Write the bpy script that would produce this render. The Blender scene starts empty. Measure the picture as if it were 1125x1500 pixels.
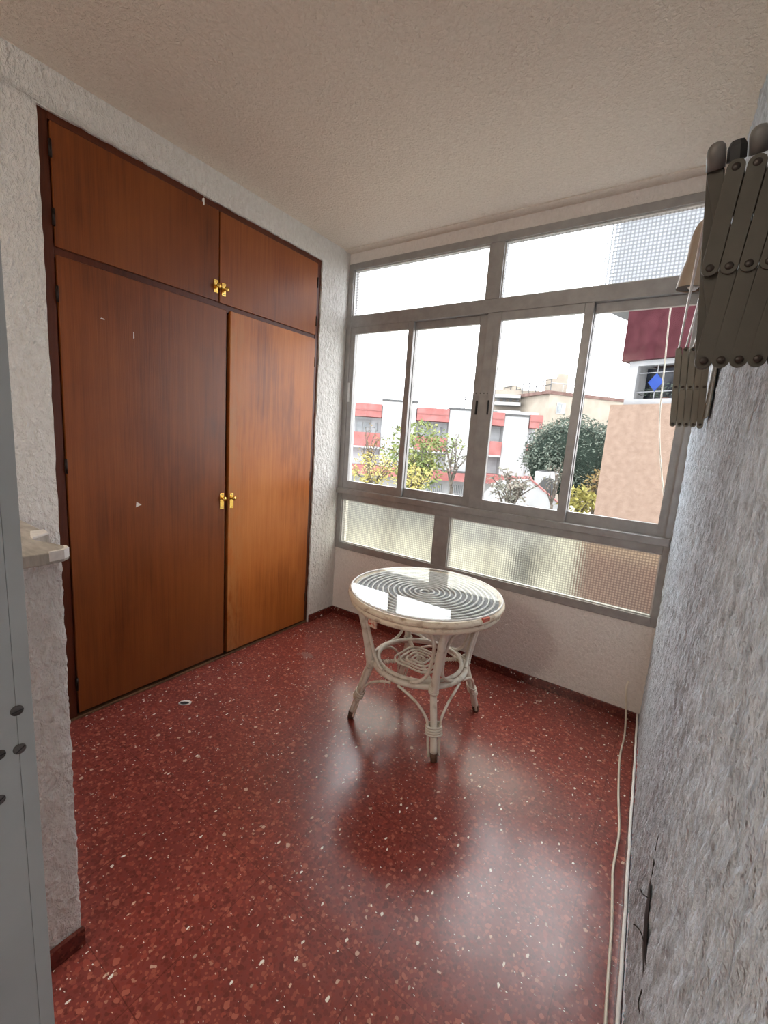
import bpy, bmesh, math, random
from mathutils import Vector, Matrix
random.seed(7)
SC = bpy.context.scene
COL = SC.collection
PI = math.pi

# ------------------------------------------------------------------ camera
F = 638.5
RM = Matrix(((0.8209881776, -0.1506179632, 0.5507201116),
             (0.5666719349, 0.0971664085, -0.8181941146),
             (0.0697232413, 0.9838053264, 0.1651234371)))
CP = Vector((2.0699, -2.4558, 1.341))
cam_d = bpy.data.cameras.new('camera')
cam_d.sensor_fit = 'HORIZONTAL'
cam_d.sensor_width = 36.0
cam_d.lens = F / 1125 * 36.0
cam_d.clip_start = 0.02
cam_d.clip_end = 2000
cam = bpy.data.objects.new('camera', cam_d)
COL.objects.link(cam)
M4 = RM.to_4x4()
M4.translation = CP
cam.matrix_world = M4
SC.camera = cam


def ray(u, v):
    return RM @ Vector(((u - 562.5) / F, -(v - 750) / F, -1.0))


def on(u, v, axis, val):
    d = ray(u, v)
    return CP + d * ((val - CP[axis]) / d[axis])


# ------------------------------------------------------------------ object helpers
def tag(o, label=None, cat=None, group=None, kind=None):
    if label: o['label'] = label
    if cat: o['category'] = cat
    if group: o['group'] = group
    if kind: o['kind'] = kind
    return o


def empty(name, loc=(0, 0, 0), rz=0.0):
    o = bpy.data.objects.new(name, None)
    o.empty_display_size = 0.1
    COL.objects.link(o)
    o.location = loc
    o.rotation_euler = (0, 0, rz)
    return o


def smooth_path(pts, n=6, closed=False):
    P = [Vector(p) for p in pts]
    out = []
    m = len(P)
    segs = m if closed else m - 1
    for i in range(segs):
        if closed:
            a, b, c, d = P[(i - 1) % m], P[i], P[(i + 1) % m], P[(i + 2) % m]
        else:
            a, b, c, d = P[max(i - 1, 0)], P[i], P[i + 1], P[min(i + 2, m - 1)]
        for k in range(n):
            t = k / n
            out.append(0.5 * ((2 * b) + (c - a) * t + (2 * a - 5 * b + 4 * c - d) * t * t + (3 * b - a - 3 * c + d) * t ** 3))
    if not closed:
        out.append(P[-1])
    return out


class MB:
    def __init__(self):
        self.v = []
        self.f = []
        self.sm = []

    def add(self, vs, fs, smooth=False):
        o = len(self.v)
        self.v += [tuple(p) for p in vs]
        self.f += [tuple(i + o for i in f) for f in fs]
        self.sm += [smooth] * len(fs)

    def box(self, x0, x1, y0, y1, z0, z1):
        self.add([(x0, y0, z0), (x1, y0, z0), (x1, y1, z0), (x0, y1, z0),
                  (x0, y0, z1), (x1, y0, z1), (x1, y1, z1), (x0, y1, z1)],
                 [(0, 3, 2, 1), (4, 5, 6, 7), (0, 1, 5, 4), (1, 2, 6, 5), (2, 3, 7, 6), (3, 0, 4, 7)])
        return self

    def prism(self, poly, axis, a, b):
        """extrude a 2D polygon along axis from a to b"""
        def P(q, w):
            if axis == 2: return (q[0], q[1], w)
            if axis == 1: return (q[0], w, q[1])
            return (w, q[0], q[1])
        n = len(poly)
        vs = [P(q, a) for q in poly] + [P(q, b) for q in poly]
        fs = [tuple(range(n))[::-1], tuple(range(n, 2 * n))]
        for i in range(n):
            j = (i + 1) % n
            fs.append((i, j, n + j, n + i))
        self.add(vs, fs)
        return self

    def tube(self, pts, r, n=10, closed=False, cap=True):
        P = [Vector(p) for p in pts]
        m = len(P)
        R = r if isinstance(r, (list, tuple)) else [r] * m
        T = []
        for i in range(m):
            if closed:
                t = P[(i + 1) % m] - P[(i - 1) % m]
            else:
                t = P[min(i + 1, m - 1)] - P[max(i - 1, 0)]
            if t.length < 1e-9: t = Vector((0, 0, 1))
            T.append(t.normalized())
        ref = Vector((0, 0, 1)) if abs(T[0].z) < 0.9 else Vector((1, 0, 0))
        u = T[0].cross(ref).normalized()
        vs, fs = [], []
        for i in range(m):
            u = (u - T[i] * u.dot(T[i]))
            if u.length < 1e-6: u = T[i].orthogonal()
            u.normalize()
            w = T[i].cross(u)
            for k in range(n):
                a = 2 * PI * k / n
                vs.append(P[i] + (u * math.cos(a) + w * math.sin(a)) * R[i])
        for i in range(m if closed else m - 1):
            j = (i + 1) % m
            for k in range(n):
                l = (k + 1) % n
                fs.append((i * n + k, i * n + l, j * n + l, j * n + k))
        self.add(vs, fs, True)
        if cap and not closed:
            self.add([vs[k] for k in range(n)], [tuple(range(n))[::-1]])
            self.add([vs[(m - 1) * n + k] for k in range(n)], [tuple(range(n))])
        return self

    def lathe(self, prof, c=(0, 0, 0), axis=(0, 0, 1), n=24, smooth=True):
        """prof: list of (radius, height)"""
        A = Vector(axis).normalized()
        u = A.orthogonal().normalized()
        w = A.cross(u)
        c = Vector(c)
        vs, fs = [], []
        for (r, h) in prof:
            for k in range(n):
                a = 2 * PI * k / n
                vs.append(c + A * h + (u * math.cos(a) + w * math.sin(a)) * max(r, 1e-5))
        for i in range(len(prof) - 1):
            for k in range(n):
                l = (k + 1) % n
                fs.append((i * n + k, i * n + l, (i + 1) * n + l, (i + 1) * n + k))
        self.add(vs, fs, smooth)
        return self

    def disc_prism(self, c, axis, r, h, n=20):
        return self.lathe([(0, 0), (r, 0), (r, h), (0, h)], c, axis, n, False)

    def build(self, name, mat, parent=None, bevel=0.0):
        me = bpy.data.meshes.new(name)
        me.from_pydata(self.v, [], self.f)
        for p, s in zip(me.polygons, self.sm):
            p.use_smooth = s
        bm = bmesh.new()
        bm.from_mesh(me)
        bmesh.ops.remove_doubles(bm, verts=bm.verts, dist=1e-6)
        bmesh.ops.recalc_face_normals(bm, faces=bm.faces)
        bm.to_mesh(me)
        bm.free()
        me.materials.append(mat)
        o = bpy.data.objects.new(name, me)
        COL.objects.link(o)
        if parent: o.parent = parent
        if bevel:
            b = o.modifiers.new('bevel', 'BEVEL')
            b.width = bevel
            b.segments = 2
            b.limit_method = 'ANGLE'
            b.angle_limit = 0.7
        return o


def struct(o):
    o['kind'] = 'structure'
    return o


# ------------------------------------------------------------------ material helpers
def srgb(r, g, b):
    f = lambda c: (c / 255 / 12.92) if c / 255 <= 0.04045 else ((c / 255 + 0.055) / 1.055) ** 2.4
    return (f(r), f(g), f(b), 1)


class NT:
    def __init__(self, name):
        self.m = bpy.data.materials.new(name)
        self.m.use_nodes = True
        self.t = self.m.node_tree
        self.t.nodes.clear()
        self.out = self.n('ShaderNodeOutputMaterial')
        self.coord = self.n('ShaderNodeTexCoord')

    def n(self, typ, **kw):
        x = self.t.nodes.new(typ)
        for k, v in kw.items():
            setattr(x, k, v)
        return x

    def l(self, a, b):
        self.t.links.new(a, b)

    def mapping(self, scale=(1, 1, 1), loc=(0, 0, 0), src=None, rot=(0, 0, 0)):
        mp = self.n('ShaderNodeMapping')
        mp.inputs['Scale'].default_value = scale
        mp.inputs['Location'].default_value = loc
        mp.inputs['Rotation'].default_value = rot
        self.l(src if src else self.coord.outputs['Object'], mp.inputs[0])
        return mp.outputs[0]

    def noise(self, vec, scale, detail=4, rough=0.55, dist=0.0):
        x = self.n('ShaderNodeTexNoise')
        x.inputs['Scale'].default_value = scale
        x.inputs['Detail'].default_value = detail
        x.inputs['Roughness'].default_value = rough
        x.inputs['Distortion'].default_value = dist
        self.l(vec, x.inputs['Vector'])
        return x.outputs['Fac']

    def vor(self, vec, scale, feature='F1', rnd=1.0):
        x = self.n('ShaderNodeTexVoronoi', feature=feature)
        x.inputs['Scale'].default_value = scale
        x.inputs['Randomness'].default_value = rnd
        self.l(vec, x.inputs['Vector'])
        return x

    def ramp(self, fac, stops, interp='LINEAR'):
        x = self.n('ShaderNodeValToRGB')
        cr = x.color_ramp
        cr.interpolation = interp
        while len(cr.elements) > 1: cr.elements.remove(cr.elements[-1])
        cr.elements[0].position = stops[0][0]
        cr.elements[0].color = stops[0][1]
        for p, c in stops[1:]:
            e = cr.elements.new(p)
            e.color = c
        self.l(fac, x.inputs[0])
        return x.outputs[0]

    def mix(self, fac, a, b, mode='MIX'):
        x = self.n('ShaderNodeMix', data_type='RGBA', blend_type=mode)
        for s, v in ((0, fac), (6, a), (7, b)):
            if hasattr(v, 'is_linked') or hasattr(v, 'links'):
                self.l(v, x.inputs[s])
            else:
                x.inputs[s].default_value = v
        return x.outputs[2]

    def math(self, op, a, b=None, c=None, clamp=False):
        x = self.n('ShaderNodeMath', operation=op)
        x.use_clamp = clamp
        for i, v in enumerate((a, b, c)):
            if v is None: continue
            if hasattr(v, 'links'):
                self.l(v, x.inputs[i])
            else:
                x.inputs[i].default_value = v
        return x.outputs[0]

    def sep(self, vec):
        x = self.n('ShaderNodeSeparateXYZ')
        self.l(vec, x.inputs[0])
        return x.outputs

    def bump(self, h, dist, strength=1.0, normal=None):
        x = self.n('ShaderNodeBump')
        x.inputs['Distance'].default_value = dist
        x.inputs['Strength'].default_value = strength
        self.l(h, x.inputs['Height'])
        if normal: self.l(normal, x.inputs['Normal'])
        return x.outputs[0]

    def bsdf(self, color, rough=0.5, metal=0.0, spec=0.5, normal=None, **kw):
        x = self.n('ShaderNodeBsdfPrincipled')
        for nm, v in (('Base Color', color), ('Roughness', rough), ('Metallic', metal), ('Specular IOR Level', spec)):
            if hasattr(v, 'links'):
                self.l(v, x.inputs[nm])
            else:
                x.inputs[nm].default_value = v
        for nm, v in kw.items():
            x.inputs[nm].default_value = v
        if normal: self.l(normal, x.inputs['Normal'])
        self.l(x.outputs[0], self.out.inputs[0])
        return x


def simple(name, c0, c1=None, scale=30, rough=0.5, metal=0.0, spec=0.5, bump=0.0, stretch=(1, 1, 1), lo=0.35, hi=0.65):
    N = NT(name)
    v = N.mapping(stretch)
    f = N.noise(v, scale)
    col = N.ramp(f, [(lo, c0), (hi, c1 or c0)])
    nm = N.bump(f, bump) if bump else None
    N.bsdf(col, rough, metal, spec, nm)
    return N.m


def plaster(name, c0, c1, kind):
    N = NT(name)
    if kind == 'wall':
        d = N.noise(N.mapping((1, 1, 0.6)), 52, 3, 0.6, 0.35)
        big = N.noise(N.mapping((1, 1, 0.7)), 16, 2)
        fine = N.noise(N.mapping((1, 1, .8)), 150, 2)
        h = N.math('ADD', N.math('MULTIPLY', d, 1.0), N.math('ADD', N.math('MULTIPLY', big, 0.7), N.math('MULTIPLY', fine, 0.25)))
        nm = N.bump(h, 0.030, 0.85)
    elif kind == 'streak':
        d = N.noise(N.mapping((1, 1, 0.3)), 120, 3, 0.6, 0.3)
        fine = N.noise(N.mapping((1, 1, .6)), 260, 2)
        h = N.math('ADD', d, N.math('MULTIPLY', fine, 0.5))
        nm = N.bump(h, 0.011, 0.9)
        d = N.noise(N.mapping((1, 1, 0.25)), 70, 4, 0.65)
    elif kind == 'ceiling':
        d = N.noise(N.mapping(), 75, 3, 0.6, 0.6)
        big = N.noise(N.mapping(), 3.0, 3)
        h = N.math('ADD', d, N.math('MULTIPLY', big, 1.2))
        nm = N.bump(h, 0.013, 0.9)
    else:
        d = N.noise(N.mapping((1, 1, .6)), 70, 3, 0.6, 0.5)
        nm = N.bump(d, 0.012, 0.8)
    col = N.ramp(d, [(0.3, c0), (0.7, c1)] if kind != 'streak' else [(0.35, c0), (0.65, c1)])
    N.bsdf(col, 0.9, 0, 0.2, nm)
    return N.m


M = {}
M['wall'] = plaster('rough_white_plaster', (0.74, 0.715, 0.68, 1), (0.84, 0.82, 0.79, 1), 'wall')
M['wall_far'] = plaster('fine_white_plaster', (0.76, 0.72, 0.68, 1), (0.84, 0.80, 0.76, 1), 'fine')
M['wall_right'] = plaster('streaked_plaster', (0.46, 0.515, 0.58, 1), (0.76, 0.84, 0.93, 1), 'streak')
M['ceiling'] = plaster('grainy_ceiling', (0.76, 0.68, 0.585, 1), (0.85, 0.77, 0.675, 1), 'ceiling')


def terrazzo(name, joints=True, dark=1.0):
    N = NT(name)
    base = N.mapping()
    wob = N.n('ShaderNodeTexNoise')
    wob.inputs['Scale'].default_value = 55
    wob.inputs['Detail'].default_value = 2
    N.l(base, wob.inputs['Vector'])
    vm = N.n('ShaderNodeVectorMath', operation='SCALE')
    N.l(wob.outputs['Color'], vm.inputs[0])
    vm.inputs['Scale'].default_value = 0.010
    va = N.n('ShaderNodeVectorMath', operation='ADD')
    N.l(base, va.inputs[0])
    N.l(vm.outputs[0], va.inputs[1])
    vec = va.outputs[0]
    d = dark
    C = lambda r, g, b: tuple(list(x * d for x in srgb(r, g, b)[:3]) + [1])
    bn = N.noise(base, 5, 3)
    matrix = N.ramp(bn, [(0.3, C(116, 45, 39)), (0.7, C(130, 55, 48))])
    col = matrix
    for sc, off, thr, stops in (
        (105, 0.0, 0.52, [(0, C(104, 36, 31)), (0.28, C(128, 48, 40)), (0.5, C(150, 70, 57)), (0.66, C(92, 32, 28)), (0.84, C(162, 84, 66)), (0.985, C(186, 130, 108))]),
        (62, 3.7, 0.50, [(0, C(120, 43, 36)), (0.40, C(146, 62, 51)), (0.62, C(98, 34, 30)), (0.80, C(168, 90, 73)), (0.975, C(200, 160, 140))]),
    ):
        vv = N.mapping((1, 1, 1), (off, off * .7, off * .3), src=vec)
        vo = N.vor(vv, sc)
        sp = N.n('ShaderNodeSeparateColor')
        N.l(vo.outputs['Color'], sp.inputs[0])
        cc = N.ramp(sp.outputs[0], stops, 'CONSTANT')
        lim = N.math('MULTIPLY_ADD', sp.outputs[1], 0.35, thr - 0.2)
        mk = N.math('LESS_THAN', vo.outputs['Distance'], lim)
        if sc < 100:
            mk = N.math('MULTIPLY', mk, N.math('GREATER_THAN', sp.outputs[2], 0.45))
        else:
            mk = N.math('MULTIPLY', mk, 0.75)
        col = N.mix(mk, col, cc)
    # sparse white slivers, two sizes
    for sc, st, off, pr in ((70, (1.0, 2.4, 1), 9.1, 0.965), (52, (1.9, 1, 1), 5.3, 0.965), (130, (1, 1.8, 1), 2.2, 0.965), (36, (1.5, 1, 1), 7.7, 0.972)):
        vv = N.mapping(st, (off, off, off), src=vec, rot=(0, 0, off))
        vo = N.vor(vv, sc)
        sp = N.n('ShaderNodeSeparateColor')
        N.l(vo.outputs['Color'], sp.inputs[0])
        mk = N.math('MULTIPLY', N.math('GREATER_THAN', sp.outputs[0], pr), N.math('LESS_THAN', vo.outputs['Distance'], N.math('MULTIPLY_ADD', sp.outputs[2], 0.26, 0.10)))
        cc = N.ramp(sp.outputs[1], [(0, srgb(236, 222, 208)), (0.45, srgb(214, 176, 152)), (0.6, srgb(245, 238, 228)), (0.85, srgb(170, 140, 122))], 'CONSTANT')
        col = N.mix(mk, col, cc)
    col = N.mix(0.11, col, srgb(int(142 * d), int(98 * d), int(88 * d)))
    if joints:
        col = N.mix(1.0, col, (1.18, 1.24, 1.26, 1), 'MULTIPLY')
    rough = N.math('MULTIPLY_ADD', N.noise(base, 7, 4), 0.14, 0.16)
    hgt = N.noise(base, 9, 3)
    if joints:
        s = N.sep(base)
        jm = None
        for ax, o in ((0, 1.598), (1, -0.876)):
            a = N.math('SUBTRACT', s[ax], o)
            fr = N.math('FRACT', N.math('MULTIPLY_ADD', a, 2.5, 0.5))
            dd = N.math('ABSOLUTE', N.math('SUBTRACT', fr, 0.5))
            k = N.math('LESS_THAN', dd, 0.0028)
            jm = k if jm is None else N.math('MAXIMUM', jm, k)
        col = N.mix(N.math('MULTIPLY', jm, 0.42), col, srgb(48, 18, 16))
        # dull grey cement smear beside the wardrobe
        dx = N.math('SUBTRACT', s[0], 0.33)
        dy = N.math('SUBTRACT', s[1], -0.62)
        rr = N.math('SQRT', N.math('ADD', N.math('MULTIPLY', N.math('POWER', dx, 2), 90), N.math('MULTIPLY', N.math('POWER', dy, 2), 300)))
        nn = N.noise(base, 22, 3)
        st = N.math('LESS_THAN', N.math('MULTIPLY_ADD', nn, 2.6, rr), 1.75)
        col = N.mix(N.math('MULTIPLY', st, 0.45), col, srgb(150, 118, 112))
    nm = N.bump(hgt, 0.004, 0.25)
    N.bsdf(col, rough, 0, 0.62, nm)
    return N.m


M['floor'] = terrazzo('red_terrazzo')
M['skirting'] = terrazzo('dark_red_terrazzo_skirting', False, 0.62)


def wood(name, dark, mid, light, seed, worn=0.0, rough=0.36):
    N = NT(name)
    b = N.mapping((1, 1, 1), (seed, seed * 1.7, seed * .6))
    g1 = N.noise(N.mapping((1, 14, 0.5), src=b), 3.0, 5, 0.6, 0.3)
    g2 = N.noise(N.mapping((1, 80, 1.1), src=b), 3.0, 4, 0.65, 0.2)
    big = N.noise(N.mapping((1, 1.6, 0.8), src=b), 1.7, 4, 0.6)
    f = N.math('ADD', N.math('MULTIPLY', g1, 0.26), N.math('ADD', N.math('MULTIPLY', g2, 0.26), N.math('MULTIPLY', big, 0.50)))
    col = N.ramp(f, [(0.36, dark), (0.50, mid), (0.70, light)])
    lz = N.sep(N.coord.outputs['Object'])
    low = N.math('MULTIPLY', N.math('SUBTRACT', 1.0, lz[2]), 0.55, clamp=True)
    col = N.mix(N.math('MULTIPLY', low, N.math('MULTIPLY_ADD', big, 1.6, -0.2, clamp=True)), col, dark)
    if worn:
        s = N.sep(N.coord.outputs['Object'])
        edge = N.math('MULTIPLY', N.math('SUBTRACT', 0.21, s[1]), 7.0, clamp=True)
        blot = N.noise(N.mapping((1, 3, 1), src=b), 7, 4, 0.6, 1.0)
        w = N.math('MULTIPLY', edge, N.math('MULTIPLY', N.math('SUBTRACT', blot, 0.40), 5.0, clamp=True))
        col = N.mix(N.math('MULTIPLY', w, worn), col, srgb(176, 118, 66))
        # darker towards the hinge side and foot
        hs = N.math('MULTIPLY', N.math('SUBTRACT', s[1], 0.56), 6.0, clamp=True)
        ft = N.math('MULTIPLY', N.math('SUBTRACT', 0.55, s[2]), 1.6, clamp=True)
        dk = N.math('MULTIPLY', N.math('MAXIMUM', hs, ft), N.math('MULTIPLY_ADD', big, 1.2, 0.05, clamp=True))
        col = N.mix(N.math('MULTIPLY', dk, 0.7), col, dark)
    nm = N.bump(g2, 0.0012, 0.3)
    N.bsdf(col, N.math('MULTIPLY_ADD', big, 0.2, rough - 0.1), 0, 0.4, nm)
    return N.m


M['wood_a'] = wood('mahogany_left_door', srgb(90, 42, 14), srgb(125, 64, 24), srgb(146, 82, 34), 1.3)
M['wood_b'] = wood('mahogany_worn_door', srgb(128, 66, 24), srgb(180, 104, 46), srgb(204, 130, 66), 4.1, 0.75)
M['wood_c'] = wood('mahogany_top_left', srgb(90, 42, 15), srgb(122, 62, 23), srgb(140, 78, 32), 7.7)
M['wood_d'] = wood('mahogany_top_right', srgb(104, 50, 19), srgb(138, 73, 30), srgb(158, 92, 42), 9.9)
M['wood_dark'] = wood('dark_wood_frame', srgb(60, 23, 8), srgb(84, 35, 13), srgb(102, 46, 19), 2.2)
M['wood_strip'] = simple('worn_threshold_wood', srgb(70, 42, 22), srgb(120, 84, 54), 14, 0.6, stretch=(1, .3, 1))
M['gap'] = simple('painted_gap_shade', (0.0020, 0.0010, 0.0010, 1), (0.0030, 0.0015, 0.0010, 1), 10, 0.9)  # near-black stands for the shade seen through the door gaps
M['hinge'] = simple('dark_hinge_metal', (0.0120, 0.0050, 0.0030, 1), (0.0200, 0.0090, 0.0060, 1), 60, 0.5, 0.4)
M['brass'] = simple('polished_brass', srgb(226, 178, 84), srgb(240, 205, 120), 60, 0.22, 1.0)
M['white_chip'] = simple('white_plaster_chip', srgb(225, 220, 214), srgb(240, 236, 230), 60, 0.9)
M['alu'] = simple('grey_aluminium', (0.3000, 0.2920, 0.2850, 1), (0.3600, 0.3500, 0.3420, 1), 18, 0.42, 0.35, 0.5)
M['alu_light'] = simple('light_grey_aluminium', (0.55, 0.55, 0.54, 1), (0.62, 0.62, 0.61, 1), 18, 0.4, 0.3)
M['alu_door'] = simple('painted_grey_door_frame', (0.4300, 0.4550, 0.4550, 1), (0.4900, 0.5150, 0.5150, 1), 9, 0.5, 0.1)
M['screw'] = simple('dull_screw_steel', (0.10, 0.095, 0.09, 1), (0.16, 0.15, 0.145, 1), 90, 0.45, 0.8)
M['black'] = simple('black_rubber', (0.012, 0.012, 0.012, 1), (0.03, 0.03, 0.03, 1), 40, 0.6)
M['stone'] = simple('pale_stone_sill', (0.3000, 0.2700, 0.2250, 1), (0.5600, 0.5200, 0.4600, 1), 9, 0.55, stretch=(1, 4, 1), bump=0.002)
M['cane'] = simple('cream_painted_cane', (0.5000, 0.4200, 0.3300, 1), (0.7400, 0.6800, 0.5900, 1), 22, 0.45, 0, 0.5, bump=0.001, lo=0.30, hi=0.48)
M['cane_dark'] = simple('worn_cane_foot', srgb(60, 36, 26), srgb(100, 70, 52), 40, 0.7)
M['cane_rim'] = simple('peeling_cane_rim', srgb(160, 132, 104), srgb(230, 216, 194), 20, 0.5, 0, 0.5, bump=0.002, lo=0.30, hi=0.47, stretch=(1, 1, 2))
M['cane_white'] = simple('white_painted_cane', srgb(214, 212, 206), srgb(236, 234, 230), 30, 0.5)
M['underlay'] = simple('grey_table_underlay', (0.20, 0.20, 0.21, 1), (0.28, 0.28, 0.29, 1), 22, 0.7)
M['card'] = simple('red_patterned_card', srgb(190, 70, 50), srgb(222, 200, 180), 70, 0.8, lo=.42, hi=.52)
M['cable'] = simple('cream_cable', srgb(226, 218, 200), srgb(238, 232, 218), 20, 0.5)
M['lit_edge'] = simple('lit_plaster_edge', srgb(235, 232, 226), srgb(246, 244, 240), 30, 0.8)
M['dryer'] = simple('backlit_dryer_plastic', (0.0620, 0.0560, 0.0430, 1), (0.0820, 0.0740, 0.0580, 1), 14, 0.5)  # pale plastic darkened in colour for the backlit near arm
M['dryer_far'] = simple('lighter_dryer_plastic', (0.1700, 0.1550, 0.1220, 1), (0.2100, 0.1950, 0.1550, 1), 14, 0.55)  # same plastic, painted lighter as the far arm looks less shaded
M['cap'] = simple('pale_grey_cap', (0.1600, 0.1550, 0.1450, 1), (0.2000, 0.1950, 0.1850, 1), 20, 0.45)
M['rod'] = simple('white_coated_rod', (0.78, 0.78, 0.76, 1), (0.85, 0.85, 0.83, 1), 20, 0.35)
M['rivet'] = simple('dark_rivet', (0.03, 0.022, 0.018, 1), (0.06, 0.045, 0.038, 1), 60, 0.4, 0.3)
M['cream_plastic'] = simple('cream_plastic', (0.3600, 0.2900, 0.2200, 1), (0.4400, 0.3600, 0.2800, 1), 12, 0.45)
# exterior
M['ext_white'] = simple('white_render', (0.2450, 0.2470, 0.2500, 1), (0.2900, 0.2900, 0.2900, 1), 1.2, 0.9, spec=.1)
M['ext_red'] = simple('red_balcony_tile', (0.1950, 0.0750, 0.0700, 1), (0.2500, 0.1050, 0.1000, 1), 1.6, 0.85, spec=.1)
M['ext_red_dark'] = simple('dark_red_band', (0.1700, 0.0700, 0.0650, 1), (0.2100, 0.0900, 0.0850, 1), 2, 0.9, spec=.1)
M['ext_grey'] = simple('grey_coping', (0.050, 0.050, 0.052, 1), (0.075, 0.075, 0.075, 1), 3, 0.9, spec=.1)
M['ext_recess'] = simple('lightened_recess_render', (0.3300, 0.3350, 0.3450, 1), (0.4000, 0.4050, 0.4150, 1), 2, 0.9, spec=.1)  # recess tone lightened in the colour to offset its shade
M['ext_glass'] = simple('far_window_glass', (0.1000, 0.1100, 0.1150, 1), (0.2000, 0.2100, 0.2150, 1), 1.5, 0.25)
M['ext_beige'] = simple('beige_render', (0.2000, 0.1720, 0.1420, 1), (0.2400, 0.2120, 0.1780, 1), 0.8, 0.9, spec=.1)
M['ext_roof'] = simple('brown_roof_edge', (0.080, 0.045, 0.040, 1), (0.130, 0.085, 0.075, 1), 1.5, 0.9, spec=.1)
M['peach'] = simple('peach_stucco', (0.1220, 0.0840, 0.0640, 1), (0.1480, 0.1050, 0.0810, 1), 9, 0.95, spec=.1, bump=0.02)
M['maroon'] = simple('maroon_panel', (0.0240, 0.0055, 0.0075, 1), (0.0370, 0.0100, 0.0130, 1), 5, 0.7, spec=.05)
M['ext_plinth'] = simple('brown_plinth', (.05, .027, .022, 1), (.09, .05, .04, 1), 1.5, .9, spec=.1)
M['frame_white'] = simple('white_window_frame', (0.130, 0.130, 0.132, 1), (0.160, 0.160, 0.162, 1), 3, 0.6)
M['bay_grey'] = simple('grey_upper_panel', (0.100, 0.105, 0.112, 1), (0.130, 0.135, 0.142, 1), 2, 0.6)
M['blue_glass'] = simple('blue_leaded_glass', (0.0060, 0.0200, 0.1050, 1), (0.0100, 0.0300, 0.1400, 1), 6, 0.3, spec=.08)
M['lead'] = simple('pale_lead_strip', (0.090, 0.090, 0.100, 1), (0.120, 0.120, 0.125, 1), 9, 0.5)
M['pane_dark'] = simple('dark_reflecting_pane', (0.0100, 0.0120, 0.0160, 1), (0.0240, 0.0270, 0.0360, 1), 3.5, 0.2, spec=.2)
M['ground'] = simple('pale_street_paving', (0.2400, 0.2350, 0.2000, 1), (0.3100, 0.3000, 0.2650, 1), 0.6, 0.95, spec=.1)
M['hill'] = simple('hazy_hill', (0.200, 0.205, 0.210, 1), (0.215, 0.220, 0.222, 1), 0.02, 1.0, spec=0)
M['bark'] = simple('grey_brown_bark', (0.0500, 0.0430, 0.0350, 1), (0.1000, 0.0850, 0.0700, 1), 8, 0.9, spec=.1)


def leafmat(name, c0, c1, c2, scale=2.5):
    N = NT(name)
    f = N.noise(N.mapping(), scale, 5, 0.7)
    col = N.ramp(f, [(0.33, c0), (0.5, c1), (0.67, c2)])
    N.bsdf(col, 0.7, 0, 0.2)
    return N.m


M['leaf_dark'] = leafmat('dark_green_leaves', (0.026, 0.036, 0.028, 1), (0.056, 0.072, 0.056, 1), (0.135, 0.155, 0.125, 1))
M['leaf_green'] = leafmat('fresh_green_leaves', (0.060, 0.085, 0.028, 1), (0.105, 0.135, 0.042, 1), (0.220, 0.200, 0.070, 1))
M['leaf_yellow'] = leafmat('yellow_autumn_leaves', (0.150, 0.135, 0.045, 1), (0.250, 0.215, 0.060, 1), (0.280, 0.250, 0.120, 1))
M['leaf_grey'] = leafmat('grey_green_sparse_leaves', (0.090, 0.090, 0.070, 1), (0.160, 0.155, 0.125, 1), (0.160, 0.090, 0.085, 1))
M['leaf_orange'] = leafmat('orange_dry_leaves', (0.090, 0.060, 0.022, 1), (0.160, 0.115, 0.040, 1), (0.160, 0.085, 0.050, 1))
M['leaf_palm'] = leafmat('yellow_green_blades', (0.130, 0.120, 0.030, 1), (0.250, 0.220, 0.060, 1), (0.150, 0.160, 0.050, 1))


def clear_glass(name, tint=(0.97, 0.98, 0.98, 1), ior=1.45, rough=0.0):
    N = NT(name)
    f = N.noise(N.mapping(), 1.3, 3)
    tr = N.n('ShaderNodeBsdfTransparent')
    N.l(N.ramp(f, [(0.3, tint), (0.7, tuple(min(1, c * 1.01) for c in tint))]), tr.inputs[0])
    gl = N.n('ShaderNodeBsdfGlossy')
    gl.inputs['Roughness'].default_value = rough
    fr = N.n('ShaderNodeFresnel')
    fr.inputs['IOR'].default_value = ior
    geo = N.n('ShaderNodeNewGeometry')
    fac = N.math('MULTIPLY', fr.outputs[0], N.math('SUBTRACT', 1.0, geo.outputs['Backfacing']))
    ms = N.n('ShaderNodeMixShader')
    N.l(fac, ms.inputs[0])
    N.l(tr.outputs[0], ms.inputs[1])
    N.l(gl.outputs[0], ms.inputs[2])
    N.l(ms.outputs[0], N.out.inputs[0])
    return N.m


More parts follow.
